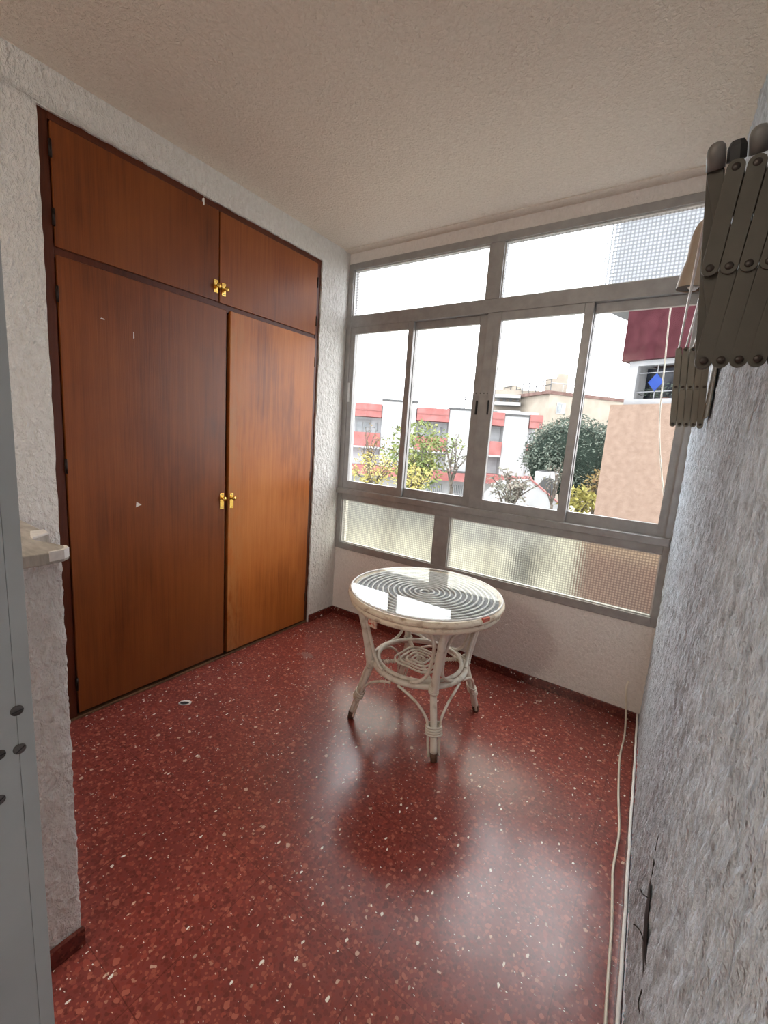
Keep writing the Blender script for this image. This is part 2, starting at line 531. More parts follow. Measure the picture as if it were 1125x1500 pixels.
def grid_glass(name, period, rough, lo, hi, tint):
    """cast glass with a pressed square grid"""
    N = NT(name)
    s = N.sep(N.mapping())
    k = 2 * PI / period
    a = N.math('MULTIPLY_ADD', N.math('SINE', N.math('MULTIPLY', s[0], k)), 0.5, 0.5)
    b = N.math('MULTIPLY_ADD', N.math('SINE', N.math('MULTIPLY', s[2], k)), 0.5, 0.5)
    h = N.math('MULTIPLY', N.math('POWER', a, 0.6), N.math('POWER', b, 0.6))
    col = N.ramp(h, [(0.05, tuple(lo * t for t in tint) + (1,)), (0.75, tuple(hi * t for t in tint) + (1,))])
    rf = N.n('ShaderNodeBsdfRefraction')
    rf.inputs['Roughness'].default_value = rough
    rf.inputs['IOR'].default_value = 1.12
    N.l(col, rf.inputs['Color'])
    N.l(N.bump(h, 0.0015, 0.6), rf.inputs['Normal'])
    trl = N.n('ShaderNodeBsdfTranslucent')
    N.l(col, trl.inputs['Color'])
    ms = N.n('ShaderNodeMixShader')
    ms.inputs[0].default_value = 0.05
    N.l(rf.outputs[0], ms.inputs[1])
    N.l(trl.outputs[0], ms.inputs[2])
    gl = N.n('ShaderNodeBsdfGlossy')
    gl.inputs['Roughness'].default_value = 0.15
    m2 = N.n('ShaderNodeMixShader')
    m2.inputs[0].default_value = 0.03
    N.l(ms.outputs[0], m2.inputs[1])
    N.l(gl.outputs[0], m2.inputs[2])
    N.l(m2.outputs[0], N.out.inputs[0])
    return N.m


M['glass'] = clear_glass('clear_window_glass')
M['table_glass'] = clear_glass('table_top_glass', (0.97, 0.98, 0.98, 1), 1.56)
M['grid_low'] = grid_glass('pressed_grid_glass', 0.0135, 0.36, 0.42, 0.76, (0.97, 0.95, 0.82))
M['grid_high'] = grid_glass('pressed_grid_glass_top', 0.0165, 0.04, 0.50, 0.98, (0.97, 0.98, 1.0))

# ------------------------------------------------------------------ room shell
H = 2.559
YB = -5.2          # wall behind the camera
rw = lambda y: 2.068 - 0.052 * y
SK_ = 0.052


fl = struct(MB().box(-0.15, rw(YB) + .1, YB - .1, 0.0, -0.10, 0.0).build('floor', M['floor']))
ce = MB().box(-0.15, rw(YB) + .1, YB - .1, 0.14, H, H + 0.12)
ce = struct(ce.build('ceiling', M['ceiling']))
tb = MB().box(0, rw(0) + .02, -0.068, 0.0, H - 0.006, H + .01).build('trim_1', M['ceiling'], None)
struct(tb)

# left wall with the wardrobe opening
YL, YR, ZT = -1.754, -0.269, 2.422
mb = MB()


def jit(a): return random.uniform(-a, a)


def strip(A0, A1, B0, B1, n, ja=0.0, depth=0.03):
    """ribbon between outer line A and inner (wavy) line B; inner edge gets a return"""
    vs, fs = [], []
    for i in range(n + 1):
        t = i / n
        a = (A0[0] + (A1[0] - A0[0]) * t, A0[1] + (A1[1] - A0[1]) * t)
        j = ja if 0 < i < n else 0
        b = (B0[0] + (B1[0] - B0[0]) * t + jit(j), B0[1] + (B1[1] - B0[1]) * t + jit(j))
        vs += [(0, a[0], a[1]), (0, b[0], b[1]), (-depth, b[0], b[1])]
    for i in range(n):
        o = i * 3
        fs += [(o, o + 3, o + 4, o + 1), (o + 1, o + 4, o + 5, o + 2)]
    mb.add(vs, fs)


strip((YB, 0), (YB, H), (YL, 0), (YL, ZT), 60, 0.0022)
strip((YB, H), (0, H), (YL, ZT), (YR, ZT), 60, 0.0022)
strip((0, H), (0, 0), (YR, ZT), (YR, 0), 60, 0.003)
# back and ends of the masonry so the wall has real thickness behind the niche
mb.add([(-0.15, YB, 0), (-0.15, 0.0, 0), (-0.15, 0.0, H), (-0.15, YB, H)], [(0, 1, 2, 3)])
struct(mb.build('wall_left', M['wall']))

# window wall: parapet below, lintel above
mb = MB()
mb.box(0, rw(0) + .1, 0.0, 0.14, -0.1, 0.519)
mb.box(0, rw(0) + .1, 0.0, 0.14, 2.484, H)
mb.box(-0.15, 0.0, 0.0, 0.14, -0.1, H)
struct(mb.build('wall_far', M['wall_far']))

# right wall, slightly splayed, subdivided for its wavy near edge
mb = MB()
mb.prism([(rw(0), 0.14), (rw(0), 0.0), (rw(YB), YB), (rw(YB) + .12, YB), (rw(YB) + .12, 0.14)], 2, 0.0, H)
from mathutils import noise as mnoise
NYY, NZZ, YE = 800, 320, -2.3
vs, fs = [], []
def relief(y, z):
    v1 = mnoise.noise((y * 95, z * 17, 0.3))
    v2 = mnoise.noise((y * 34, z * 9, 4.3))
    v3 = mnoise.noise((y * 150, z * 48, 9.1))
    h = 0.0056 * max(v1, -.3) + 0.0028 * v2 + 0.0040 * v3
    return h + 0.006 * mnoise.noise((y * 3.0, z * 2.0, 7.7))
for i in range(NYY + 1):
    yy = YE * i / NYY
    for k in range(NZZ + 1):
        zz = SK_ + (H - SK_) * k / NZZ
        vs.append((rw(yy) + .004 - relief(yy, zz), yy, zz))
for i in range(NYY):
    for k in range(NZZ):
        o = i * (NZZ + 1) + k
        fs.append((o, o + 1, o + NZZ + 2, o + NZZ + 1))
mb.v, mb.f, mb.sm = [], [], []
mb.add(vs, fs, True)
mb.add([(rw(YE), YE, 0), (rw(YB), YB, 0), (rw(YB), YB, H), (rw(YE), YE, H)], [(0, 1, 2, 3)])
mb.add([(rw(0) + .02, .14, 0), (rw(YB) + .12, .14, 0), (rw(YB) + .12, YB, 0), (rw(YB) + .12, YB, H), (rw(YB) + .12, .14, H)], [(1, 2, 3, 4)])
mb.add([(rw(0) + .001, 0, 0), (rw(YE) + .001, YE, 0), (rw(YE) + .001, YE, SK_ + .002), (rw(0) + .001, 0, SK_ + .002)], [(0, 1, 2, 3)])
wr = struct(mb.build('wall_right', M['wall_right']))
struct(MB().box(-0.15, rw(YB) + .12, YB - .1, YB, 0, H).build('wall_back', M['wall']))

# skirting
SK = 0.052
struct(MB().box(0.0, rw(0), -0.012, 0.0, 0, SK).build('baseboard_far', M['skirting'], None, 0.0015))
struct(MB().box(0.0, 0.011, YR + .006, -0.012, 0, SK).build('baseboard_left', M['skirting'], None, 0.0015))
struct(MB().prism([(rw(-.012) - .0005, -0.012), (rw(-.012) - .012, -0.012), (rw(YB) - .012, YB), (rw(YB) - .0005, YB)], 2, 0, SK).build('baseboard_right', M['skirting']))
pts = []
y = -0.014
while y > -3.4:
    pts.append((rw(y) - 0.006 + jit(.0012), y, SK + .003 + jit(.0012)))
    y -= 0.045
struct(MB().tube(pts, 0.0048, 8).build('trim_2', M['lit_edge'], None))  # white bead stands for the plaster edge catching light

# hole with two wire ends in the right wall
th = math.atan(0.052)
def rwp(y, z, off=0.0): return Vector((rw(y) + .004 - relief(y, z) - off, y, z))
hole_pts = [(-1.585, .366), (-1.550, .398), (-1.510, .442), (-1.455, .470), (-1.440, .432), (-1.470, .388), (-1.515, .358)]
zc_ = [rw(a) + .004 - max(relief(a + da, b + db) for da in (-.02, -.01, 0, .01, .02) for db in (-.02, -.01, 0, .01, .02)) - .001 for a, b in hole_pts]
mb = MB()
n = len(hole_pts)
mb.add([(zc_[i], a, b) for i, (a, b) in enumerate(hole_pts)] + [(min(zc_) - .0002, -1.512, .408)], [(i, (i + 1) % n, n) for i in range(n)])
ho = mb.build('hole', M['black'], wr)
for cr_ in (((-1.455, .455), (-1.44, .49), (-1.432, .53), (-1.425, .57)), ((-1.555, .376), (-1.575, .352), (-1.60, .330), (-1.615, .322))):
    MB().tube(smooth_path([rwp(a, b, .0012) for a, b in cr_], 6), [.0018 - .0009 * k / 18 for k in range(19)], 6).build('crack', M['black'], wr)
for pp in ([(-1.480, .440, .006), (-1.474, .436, .014), (-1.470, .441, .017)],
           [(-1.530, .386, .006), (-1.520, .394, .012), (-1.514, .395, .019), (-1.511, .391, .022)]):
    MB().tube(smooth_path([rwp(a, b, c) for a, b, c in pp], 4), 0.0012, 6).build('wire_end', M['black'], wr)

# stub of the partition on the left, with its stone sill
SX = 0.972
mb = MB()
vs, fs = [], []
ny_, nz = 70, 230
for i in range(nz + 1):
    z = 1.034 * i / nz
    edge = 0.0035 * mnoise.noise((z * 40, 2.2, 0)) + 0.002 * mnoise.noise((z * 110, 5.2, 0))
    for k in range(ny_ + 1):
        t = k / ny_
        yy = -2.36 + (0.278 + edge) * t
        w_ = mnoise.noise((yy * 95, z * 32, 1.5))
        h = 0.0042 * max(-.25, w_) + .0018 * mnoise.noise((yy * 170, z * 110, 3.5))
        vs.append((SX + h * (1 - max(0, t - .93) / .07) - .003 * max(0, t - .93) / .07, yy, z))
for i in range(nz):
    for k in range(ny_):
        o = i * (ny_ + 1) + k
        fs.append((o, o + 1, o + ny_ + 2, o + ny_ + 1))
mb.add(vs, fs, True)
vs2, fs2 = [], []
for i in range(nz + 1):
    p_ = vs[i * (ny_ + 1) + ny_]
    vs2 += [p_, (0.0, -2.082, p_[2])]
for i in range(nz):
    o = i * 2
    fs2.append((o, o + 1, o + 3, o + 2))
mb.add(vs2, fs2)
mb.add([(SX, -2.6, 0), (SX, -2.36, 0), (SX, -2.36, 1.034), (SX, -2.6, 1.034)], [(0, 1, 2, 3)])
mb.add([(SX, -2.6, 1.034), (SX, -2.082, 1.034), (0, -2.082, 1.034), (0, -2.6, 1.034)], [(0, 1, 2, 3)])
mb.add([(SX, -2.6, 0), (0, -2.6, 0), (0, -2.6, 1.034), (SX, -2.6, 1.034)], [(0, 1, 2, 3)])
struct(mb.build('wall_partition', M['wall']))
struct(MB().box(SX, SX + .012, -2.6, -2.078, 0, SK).build('baseboard_partition', M['skirting'], None, 0.0015))
sill = MB().prism([(1.014, -2.6), (1.014, -2.12), (1.008, -2.09), (0.994, -2.076), (0.975, -2.074), (0.94, -2.082), (0.872, -2.104), (0.835, -2.058), (0.0, -2.040), (0.0, -2.6)], 2, 1.034, 1.060)
so = sill.build('stone_sill', M['stone'], None, 0.0025)
pm = MB().prism([(.872, -2.102), (.838, -2.060), (.80, -2.056), (.80, -2.085), (.845, -2.098)], 2, 1.058, 1.064)
pm.build('plaster_patch', M['white_chip'], so, .002)
MB().prism([(1.015, -2.118), (1.009, -2.089), (0.995, -2.075), (0.974, -2.073), (0.974, -2.079), (.992, -2.082), (1.003, -2.094), (1.008, -2.118)], 2, 1.040, 1.0615).build('chipped_edge', M['white_chip'], so, .001)
tag(so, 'pale stone sill with chipped notched corner capping the low white wall at left', 'window sill')

# door frame beside the camera
dj = empty('door_1', (1.64, -2.40, 0))
struct(dj)
def jb(m, nm, mat, bev=0.0): 
    m.v = [(x - 1.64, y + 2.40, z) for x, y, z in m.v]
    return m.build(nm, mat, dj, bev)
jb(MB().box(1.61, 1.680, -2.3575, -2.3475, 0.0, H).box(1.61, 1.6794, -2.46, -2.3577, 0, H), 'jamb', M['alu_door'])
for (u, v) in ((25, 1041), (29, 1097), (-1, 1107), (-1, 1173)):
    c = on(u, v, 0, 1.680)
    if u < 0: c.x = 1.6794
    m = MB().lathe([(0, 0.0012), (0.0030, 0.0011), (0.0040, 0.0005), (0.0043, -0.001)], c, (1, 0, 0), 20)
    s = jb(m, 'screw', M['screw'])
    a = 0.6 if v in (1097, 1173) else 0.15
    m = MB()
    d1 = Vector((0, math.cos(a), math.sin(a))) * .0038
    d2 = Vector((0, -math.sin(a), math.cos(a))) * .0005
    cc = c + Vector((.0013, 0, 0))
    m.add([cc + d1 + d2, cc + d1 - d2, cc - d1 - d2, cc - d1 + d2], [(0, 1, 2, 3)])
    so2 = jb(m, 'slot', M['black'])
    so2.parent = s

# ------------------------------------------------------------------ window wall joinery
win = struct(empty('window_1', (0, 0, 0)))
fr = MB()
Y0, Y1 = -0.010, 0.055
fr.box(0.0, 0.042, Y0, Y1, 0.519, 2.484)
fr.box(2.044, rw(0) + .01, Y0, Y1, 0.519, 2.484)
fr.box(0.042, 2.044, Y0, Y1, 2.444, 2.484)
fr.box(0.042, 2.044, Y0, Y1, 2.078, 2.150)
fr.box(1.004, 1.090, Y0, Y1, 2.150, 2.444)
fr.box(1.030, 1.082, Y0 + .004, Y1, 0.968, 2.078)
fr.box(0.042, 2.044, Y0, Y1, 0.888, 0.935)
fr.box(0.0, rw(0) - .003, Y0 - .018, Y1, 0.930, 0.968)
fr.box(0.812, 0.920, Y0, Y1, 0.566, 0.888)
fr.box(0.042, 2.044, Y0, Y1, 0.519, 0.566)
fr.build('window_frame', M['alu'], win, 0.002)
# bright glazing beads
bd = MB()
for x0, x1, z0, z1 in ((0.042, 1.004, 2.150, 2.444), (1.090, 2.044, 2.150, 2.444), (0.042, .812, .566, .888), (.920, 2.044, .566, .888)):
    bd.box(x0, x0 + .007, 0.002, 0.02, z0, z1)
    bd.box(x1 - .007, x1, 0.002, 0.02, z0, z1)
    bd.box(x0, x1, 0.002, 0.02, z1 - .007, z1)
    bd.box(x0, x1, 0.002, 0.02, z0, z0 + .007)
bd.build('glazing_bead', M['alu_light'], win, 0.001)
for x0, x1, z0, z1, mm in ((0.045, 1.001, 2.153, 2.441, 'grid_high'), (1.093, 2.041, 2.153, 2.441, 'grid_high'),
                           (0.045, .809, .569, .885, 'grid_low'), (.923, 2.041, .569, .885, 'grid_low')):
    m = MB()
    m.add([(x0, 0.012, z0), (x1, 0.012, z0), (x1, 0.012, z1), (x0, 0.012, z1)], [(0, 1, 2, 3)])
    m.build('fixed_pane', M[mm], win)


def sash(x0, x1, px0, px1, y0, y1):
    z0, z1, pz0, pz1 = 0.966, 2.078, 1.026, 2.032
    m = MB()
    m.box(x0, px0, y0, y1, z0, z1)
    m.box(px1, x1, y0, y1, z0, z1)
    m.box(px0, px1, y0, y1, z0, pz0)
    m.box(px0, px1, y0, y1, pz1, z1)
    s = m.build('sash', M['alu'], win, 0.002)
    ym = (y0 + y1) / 2
    g = MB()
    g.add([(px0 - .003, ym, pz0 - .003), (px1 + .003, ym, pz0 - .003), (px1 + .003, ym, pz1 + .003), (px0 - .003, ym, pz1 + .003)], [(0, 1, 2, 3)])
    g.build('pane', M['glass'], s)
    return s


s1 = sash(0.040, 0.546, 0.082, 0.507, -0.006, 0.018)
s2 = sash(0.520, 1.032, 0.549, 0.975, 0.022, 0.046)
s3 = sash(1.076, 1.584, 1.113, 1.541, -0.006, 0.018)
s4 = sash(1.560, 2.047, 1.588, 2.006, 0.022, 0.046)
# latches: pale strip on the left jamb, dark slotted ones either side of the mullion
MB().box(0.046, 0.062, -0.014, -0.006, 1.58, 1.71).box(0.050, 0.058, -0.020, -0.014, 1.60, 1.64).build('latch', M['alu_light'], s1, 0.002)
MB().box(1.002, 1.012, 0.012, 0.022, 1.52, 1.60).build('latch', M['ext_grey'], s2, 0.002)
MB().box(1.085, 1.094, -0.013, -0.006, 1.52, 1.60).build('latch', M['ext_grey'], s3, 0.002)
for x in (1.008, 1.034, 1.056, 1.076):
    MB().disc_prism((x, -0.0065, 1.64), (0, -1, 0), 0.004, 0.0015, 10).build('screw', M['screw'], win)

# ------------------------------------------------------------------ wardrobe
wd = empty('wardrobe', (0, -1.01, 0))
tag(wd, 'built-in dark mahogany wardrobe with four doors set into the white left wall', 'wardrobe')


def wb(m, nm, mat, parent=None, bev=0.0):
    m.v = [(x, y + 1.01, z) for x, y, z in m.v]
    o = m.build(nm, mat, parent or wd, bev)
    return o


def wtex(mname):
    return M[mname]


m = MB()
m.box(-0.06, -0.012, YL - .01, YL + .036, 0, ZT + .01)
m.box(-0.06, -0.012, YR - .034, YR + .01, 0, ZT + .01)
m.box(-0.06, -0.012, YL + .036, YR - .034, ZT - .026, ZT + .01)
m.box(-0.06, -0.014, YL + .036, YR - .034, 1.930, 1.982)
wb(m, 'frame', M['wood_dark'], None, 0.002)
wb(MB().box(-0.13, -0.058, YL, YR, 0.0, ZT), 'carcass', M['gap'])
wb(MB().box(-0.06, -0.006, YL + .002, YR - .002, 0.0, 0.012), 'threshold', M['wood_strip'], None, 0.003)


def rough_door(y0, y1, z0, z1, mat, x1=-0.004):
    m = MB().box(-0.034, x1, y0, y1, z0, z1)
    return wb(m, 'door', mat, None, 0.0022)


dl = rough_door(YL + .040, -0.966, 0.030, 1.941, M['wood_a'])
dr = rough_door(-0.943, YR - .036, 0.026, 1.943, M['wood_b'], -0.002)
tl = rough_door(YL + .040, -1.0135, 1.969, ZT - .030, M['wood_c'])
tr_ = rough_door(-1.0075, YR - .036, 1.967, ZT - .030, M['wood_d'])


def handle(door, y, z, hp, ky, kz):
    w = 0.012
    pl = wb(MB().box(-0.005, 0.0, y - w, y + w, z - hp / 2, z + hp / 2), 'backplate', M['brass'], door, 0.001)
    kn = wb(MB().lathe([(0.0, 0.030), (0.007, 0.0295), (0.0115, 0.026), (0.013, 0.021), (0.011, 0.016), (0.006, 0.012), (0.0048, 0.006), (0.007, 0.0)], (-0.001, ky, kz), (1, 0, 0), 20),
            'knob', M['brass'], door)
    for zz in (z - hp / 2 + .007, z + hp / 2 - .007):
        wb(MB().disc_prism((-0.0002, y, zz), (1, 0, 0), 0.0022, 0.0012, 10), 'screw', M['screw'], door)
    return pl


handle(dl, -0.987, 0.940, 0.088, -0.985, 0.955)
handle(dr, -0.924, 0.938, 0.086, -0.922, 0.953)
handle(tl, -1.032, 2.038, 0.062, -1.028, 2.038)
handle(tr_, -0.986, 2.034, 0.062, -0.982, 2.034)
for door, y, zs in ((dl, YL + .037, (1.80, 1.14, 0.17)), (tl, YL + .037, (2.30, 2.07)), (dr, YR - .034, (1.80, 1.06, 0.2)), (tr_, YR - .034, (2.28, 2.05))):
    for z in zs:
        wb(MB().lathe([(0, -0.030), (0.005, -0.030), (0.005, 0.030), (0, 0.030)], (-0.004, y, z), (0, 0, 1), 12).box(-.008, -.003, y - .005, y + .005, z - .028, z + .028), 'hinge', M['hinge'], door)
# small white marks left on the left doors
def mark(u, v, poly, door):
    c = on(u, v, 0, -0.0035)
    wb(MB().prism([(c.y + a, c.z + b) for a, b in poly], 0, -0.0045, -0.0032), 'plaster_mark', M['white_chip'], door)
mark(196, 491, [(-.002, -.014), (.002, -.012), (.0015, .014), (-.0015, .012)], dl)
mark(203, 739, [(-.012, -.012), (.014, -.002), (-.009, .013)], dl)
mark(150, 467, [(-.008, -.001), (.009, -.003), (.004, .002), (-.004, .003)], dl)
c = on(299, 294, 0, 0.001)
wb(MB().box(-0.012, 0.0015, c.y - .0025, c.y + .0025, c.z - .018, c.z + .012), 'plaster_drip', M['white_chip'], None, .0008)

# ------------------------------------------------------------------ rattan table
TC = Vector((1.150, -0.687, 0))
tbl = empty('rattan_table', TC)
tag(tbl, 'round white rattan table with spiral glass top standing below the window', 'table')
ZTOP = 0.645
pol = lambda r, a, z: Vector((r * math.cos(a), r * math.sin(a), z))
circ = lambda r, z, n=64: [pol(r, 2 * PI * k / n, z) for k in range(n)]
MB().tube(circ(0.352, ZTOP - .016, 80), 0.0150, 12, True).build('rim', M['cane_rim'], tbl)
MB().tube(circ(0.341, ZTOP - .043, 80), 0.0160, 12, True).build('apron', M['cane_rim'], tbl)
# dark underlay and the coiled cane
m = MB().disc_prism((0, 0, ZTOP - .0145), (0, 0, 1), 0.350, 0.006, 64)
m.build('underlay', M['underlay'], tbl)
sp = []
turns = 13
for k in range(turns * 36 + 1):
    a = 2 * PI * k / 36
    r = 0.012 + (0.343 - 0.012) * k / (turns * 36)
    sp.append(pol(r, a, ZTOP - .0045))
MB().tube(sp, 0.0048, 6).build('spiral_cane', M['cane_white'], tbl)
m = MB()
for a in (PI / 4, 3 * PI / 4, 5 * PI / 4, 7 * PI / 4):
    m.tube([pol(.01, a, ZTOP - .034), pol(.33, a, ZTOP - .034)], 0.009, 8)
m.build('support_bar', M['cane'], tbl)
g = MB().lathe([(0, 0.0), (0.350, 0.0), (0.352, 0.002), (0.352, 0.005), (0.350, 0.007), (0, 0.007)], (0, 0, ZTOP + .002), (0, 0, 1), 96, False)
g.build('glass_top', M['table_glass'], tbl)
MB().tube(circ(0.3535, ZTOP + .0055, 96), 0.0042, 8, True).build('glass_edge', M['cane_white'], tbl)

ZR, RR = 0.285, 0.222
MB().tube(circ(RR, ZR, 64), 0.0135, 10, True).build('ring', M['cane'], tbl)
MB().tube(circ(RR - .020, ZR + .014, 64), 0.0095, 10, True).build('inner_ring', M['cane'], tbl)
TH = [PI / 4 + k * PI / 2 for k in range(4)]
for a in TH:
    tg = Vector((-math.sin(a), math.cos(a), 0))
    leg = MB()
    lo = [pol(.317, a, 0.030), pol(.290, a, 0.12), pol(.262, a, 0.20), pol(.240, a, 0.27), pol(.234, a, 0.292)]
    up = [pol(.242, a, 0.262), pol(.248, a, .30), pol(.258, a, 0.36), pol(.283, a, 0.48), pol(.322, a, 0.615)]
    leg.tube(smooth_path(lo, 4), 0.0150, 12)
    leg.tube(smooth_path(up, 4), 0.0175, 12)
    lg = leg.build('leg', M['cane'], tbl)
    MB().tube([pol(.324, a, 0.0), pol(.315, a, .034)], [0.0135, 0.0175], 12).build('foot', M['cane_dark'], lg)
    # bindings: foot wrap, ring lashing, top lashing (each one continuous winding)
    def wind(cfun, turns, rt, rr_, z0, z1, th_):
        P = []
        for q in range(turns * 20 + 1):
            an = 2 * PI * q / 20
            t = z0 + (z1 - z0) * q / (turns * 20)
            P.append(cfun(t) + tg * (rt * math.cos(an)) + pol(rr_ * math.sin(an), a, 0.0))
        MB().tube(P, th_, 6).build('binding', M['cane'], lg)
    wind(lambda t: pol(.290 + (0.12 - t) * .34, a, t), 4, .0345, .019, .108, .146, .0048)
    wind(lambda t: pol(.240, a, t), 4, .0195, .0195, .268, .303, .0042)
    wind(lambda t: pol(.312 + (t - .588) * .3, a, t), 3, .020, .020, .584, .610, .0042)
    for s in (-1, 1):
        # lower side cane: up beside the foot, then flaring into the ring
        lowp = [pol(.314, a, 0.018) + tg * s * .0215, pol(.300, a, 0.075) + tg * s * .0255, pol(.288, a, 0.13) + tg * s * .0265,
                pol(.276, a, 0.175) + tg * s * .036, pol(.258, a + s * .27, 0.222), pol(.238, a + s * .50, 0.255), pol(.226, a + s * .70, 0.266)]
        MB().tube(smooth_path(lowp, 6), 0.0062, 8).build('side_cane', M['cane'], lg)
        # upper side cane: from ring up along the leg, then flaring under the top
        upp = [pol(.222, a + s * .46, 0.296), pol(.226, a + s * .30, 0.308), pol(.236, a + s * .155, 0.345), pol(.255, a + s * .10, 0.42),
               pol(.277, a + s * .105, 0.50), pol(.296, a + s * .18, 0.56), pol(.314, a + s * .33, 0.592), pol(.326, a + s * .50, 0.600)]
        MB().tube(smooth_path(upp, 6), 0.0078, 8).build('brace', M['cane'], lg)
# centre of the ring: wrapped spokes and a squarish coil
for a in TH:
    p0, p1 = pol(.012, a, ZR + .004), pol(RR - .02, a, ZR + .004)
    sk = MB().tube([p0, p1], 0.0062, 8)
    hel = []
    tg = Vector((-math.sin(a), math.cos(a), 0))
    for k in range(15 * 10 + 1):
        t = k / 150
        an = 2 * PI * k / 10
        hel.append(p0.lerp(p1, t) + tg * (0.0082 * math.cos(an)) + Vector((0, 0, 0.0082 * math.sin(an))))
    sk.tube(hel, 0.0032, 5)
    sk.build('spoke', M['cane'], tbl)
cl = []
for k in range(4 * 24 + 1):
    a = 2 * PI * k / 24 + .3
    r = 0.020 + 0.105 * k / 96
    sq = 1.0 + 0.10 * math.cos(4 * (a - PI / 4))
    cl.append(pol(r * sq, a, ZR + .014))
MB().tube(cl, 0.0052, 7).build('coil', M['cane'], tbl)
# loose strands hanging from the ring
la = math.radians(222)
m = MB()
for da, l in ((-.12, .10), (0.02, .13), (.14, .085)):
    st = pol(RR - .07, la + da * 2, ZR)
    m.tube(smooth_path([st, st + Vector((.02 * da * 5, -.015, -.4 * l)), st + Vector((.16 * da, -.035, -l))], 5), 0.0018, 5)
m.build('loose_strand', M['cane'], tbl)
# card shims wedged at the rim
c = on(538, 913, 2, .575) - TC
d = (Vector((c.x, c.y, 0))).normalized()
q = Vector((-d.y, d.x, 0))
m = MB()
b = Vector((c.x, c.y, 0)) * (0.335 / Vector((c.x, c.y, 0)).length)
def card(mb_, base, z0, z1, w, t):
    vs = []
    for z in (z0, z1):
        for sx, st in ((-1, -1), (1, -1), (1, 1), (-1, 1)):
            vs.append(base + q * sx * w + d * st * t + Vector((0, 0, z)))
    mb_.add(vs, [(0, 3, 2, 1), (4, 5, 6, 7), (0, 1, 5, 4), (1, 2, 6, 5), (2, 3, 7, 6), (3, 0, 4, 7)])
card(m, b, ZTOP - .095, ZTOP - .035, .024, .004)
m.build('card_shim', M['card'], tbl)['label'] = 'red and white folded card'
c = on(712, 908, 2, .64) - TC
d = Vector((c.x, c.y, 0)).normalized()
q = Vector((-d.y, d.x, 0))
m = MB()
card(m, d * .362, ZTOP - .012, ZTOP + .003, .02, .006)
m.build('card_shim', simple('red_card', srgb(190, 92, 74), srgb(208, 130, 110), 60, .8), tbl)['label'] = 'red folded card'

# ------------------------------------------------------------------ small things on the floor
p = on(271, 1030, 2, 0.0)
sc = empty('litter_scrap', p)
tag(sc, 'small oval white scrap with black centre lying on the floor before the wardrobe', 'scrap')
oval = lambda rx, ry, rot, n=18, j=0.0: [((rx * math.cos(2 * PI * k / n)) * math.cos(rot) - ry * math.sin(2 * PI * k / n) * math.sin(rot) + jit(j),
                                         (rx * math.cos(2 * PI * k / n)) * math.sin(rot) + ry * math.sin(2 * PI * k / n) * math.cos(rot) + jit(j)) for k in range(n)]
MB().prism(oval(.030, .019, .75, j=.0012), 2, 0.0004, 0.004).build('rim', M['white_chip'], sc, .001)
MB().prism([(a + .003, b - .004) for a, b in oval(.021, .010, .75, j=.0008)], 2, 0.0042, 0.0052).build('centre', M['black'], sc)

pts = [on(920, 998, 1, -0.004)]
pts[0].y = 0.004
for z, (u, v) in ((.15, (917, 1012)), (.03, (917, 1040))):
    pts.append(on(u, v, 1, -0.020))
for (u, v) in ((915, 1075), (908, 1110), (906, 1160), (907, 1215), (903, 1245), (898, 1275), (897, 1320), (896, 1360), (891, 1430), (887, 1500), (883, 1600)):
    pts.append(on(u, v, 2, 0.0045))
e = pts[-1]
pts += [Vector((2.13, -2.2, .0045)), Vector((2.14, -2.9, .0045))]
pts[1].z = max(pts[1].z, .1)
cb = MB().tube(smooth_path(pts, 6), 0.0042, 8).build('cable', M['cable'])
tag(cb, 'thin cream cable coming out of the wall and running along the right skirting', 'cable')

# cable hanging outside the right-hand pane
pp = [on(u, v, 1, 0.10) for u, v in ((985, 440), (980, 470), (973, 540), (967, 600), (966, 640), (968, 680), (973, 730), (976, 760))]
pp = [Vector((pp[0].x, .056, 2.115))] + pp[1:7] + [Vector((2.052, .1, 1.03)), Vector((2.060, .1, .8)), Vector((2.060, .1, .4)), Vector((2.03, .13, .24)), Vector((1.99, .145, .2))]
oc = MB().tube(smooth_path(pp, 5), 0.0032, 7).build('hanging_cable', M['cable'])
tag(oc, 'thin pale cable hanging down outside the right window pane', 'cable')

# ------------------------------------------------------------------ wall-mounted folding clothes dryer
dry = empty('clothes_dryer', (rw(-1.1), -1.1, 1.62))
tag(dry, 'folding wall clothes dryer with two scissor arms on the right wall', 'clothes dryer')
def db(m, nm, mat, parent=None, bev=0.0):
    o0 = Vector((rw(-1.1), -1.1, 1.62))
    m.v = [(x - o0.x, y - o0.y, z - o0.z) for x, y, z in m.v]
    return m.build(nm, mat, parent or dry, bev)


def link(p, q, w, y, t):
    """flat bar with round ends in the XZ plane at depth y"""
    dx, dz = q[0] - p[0], q[1] - p[1]
    L = math.hypot(dx, dz)
    ux, uz = dx / L, dz / L
    nx, nz = -uz, ux
    poly = []
    for k in range(9):
        a = -PI / 2 + PI * k / 8
        poly.append((q[0] + w * (ux * math.cos(a) + nx * math.sin(a)), q[1] + w * (uz * math.cos(a) + nz * math.sin(a))))
    for k in range(9):
        a = PI / 2 + PI * k / 8
        poly.append((p[0] + w * (ux * math.cos(a) + nx * math.sin(a)), p[1] + w * (uz * math.cos(a) + nz * math.sin(a))))
    return MB().prism(poly, 1, y - t / 2, y + t / 2)


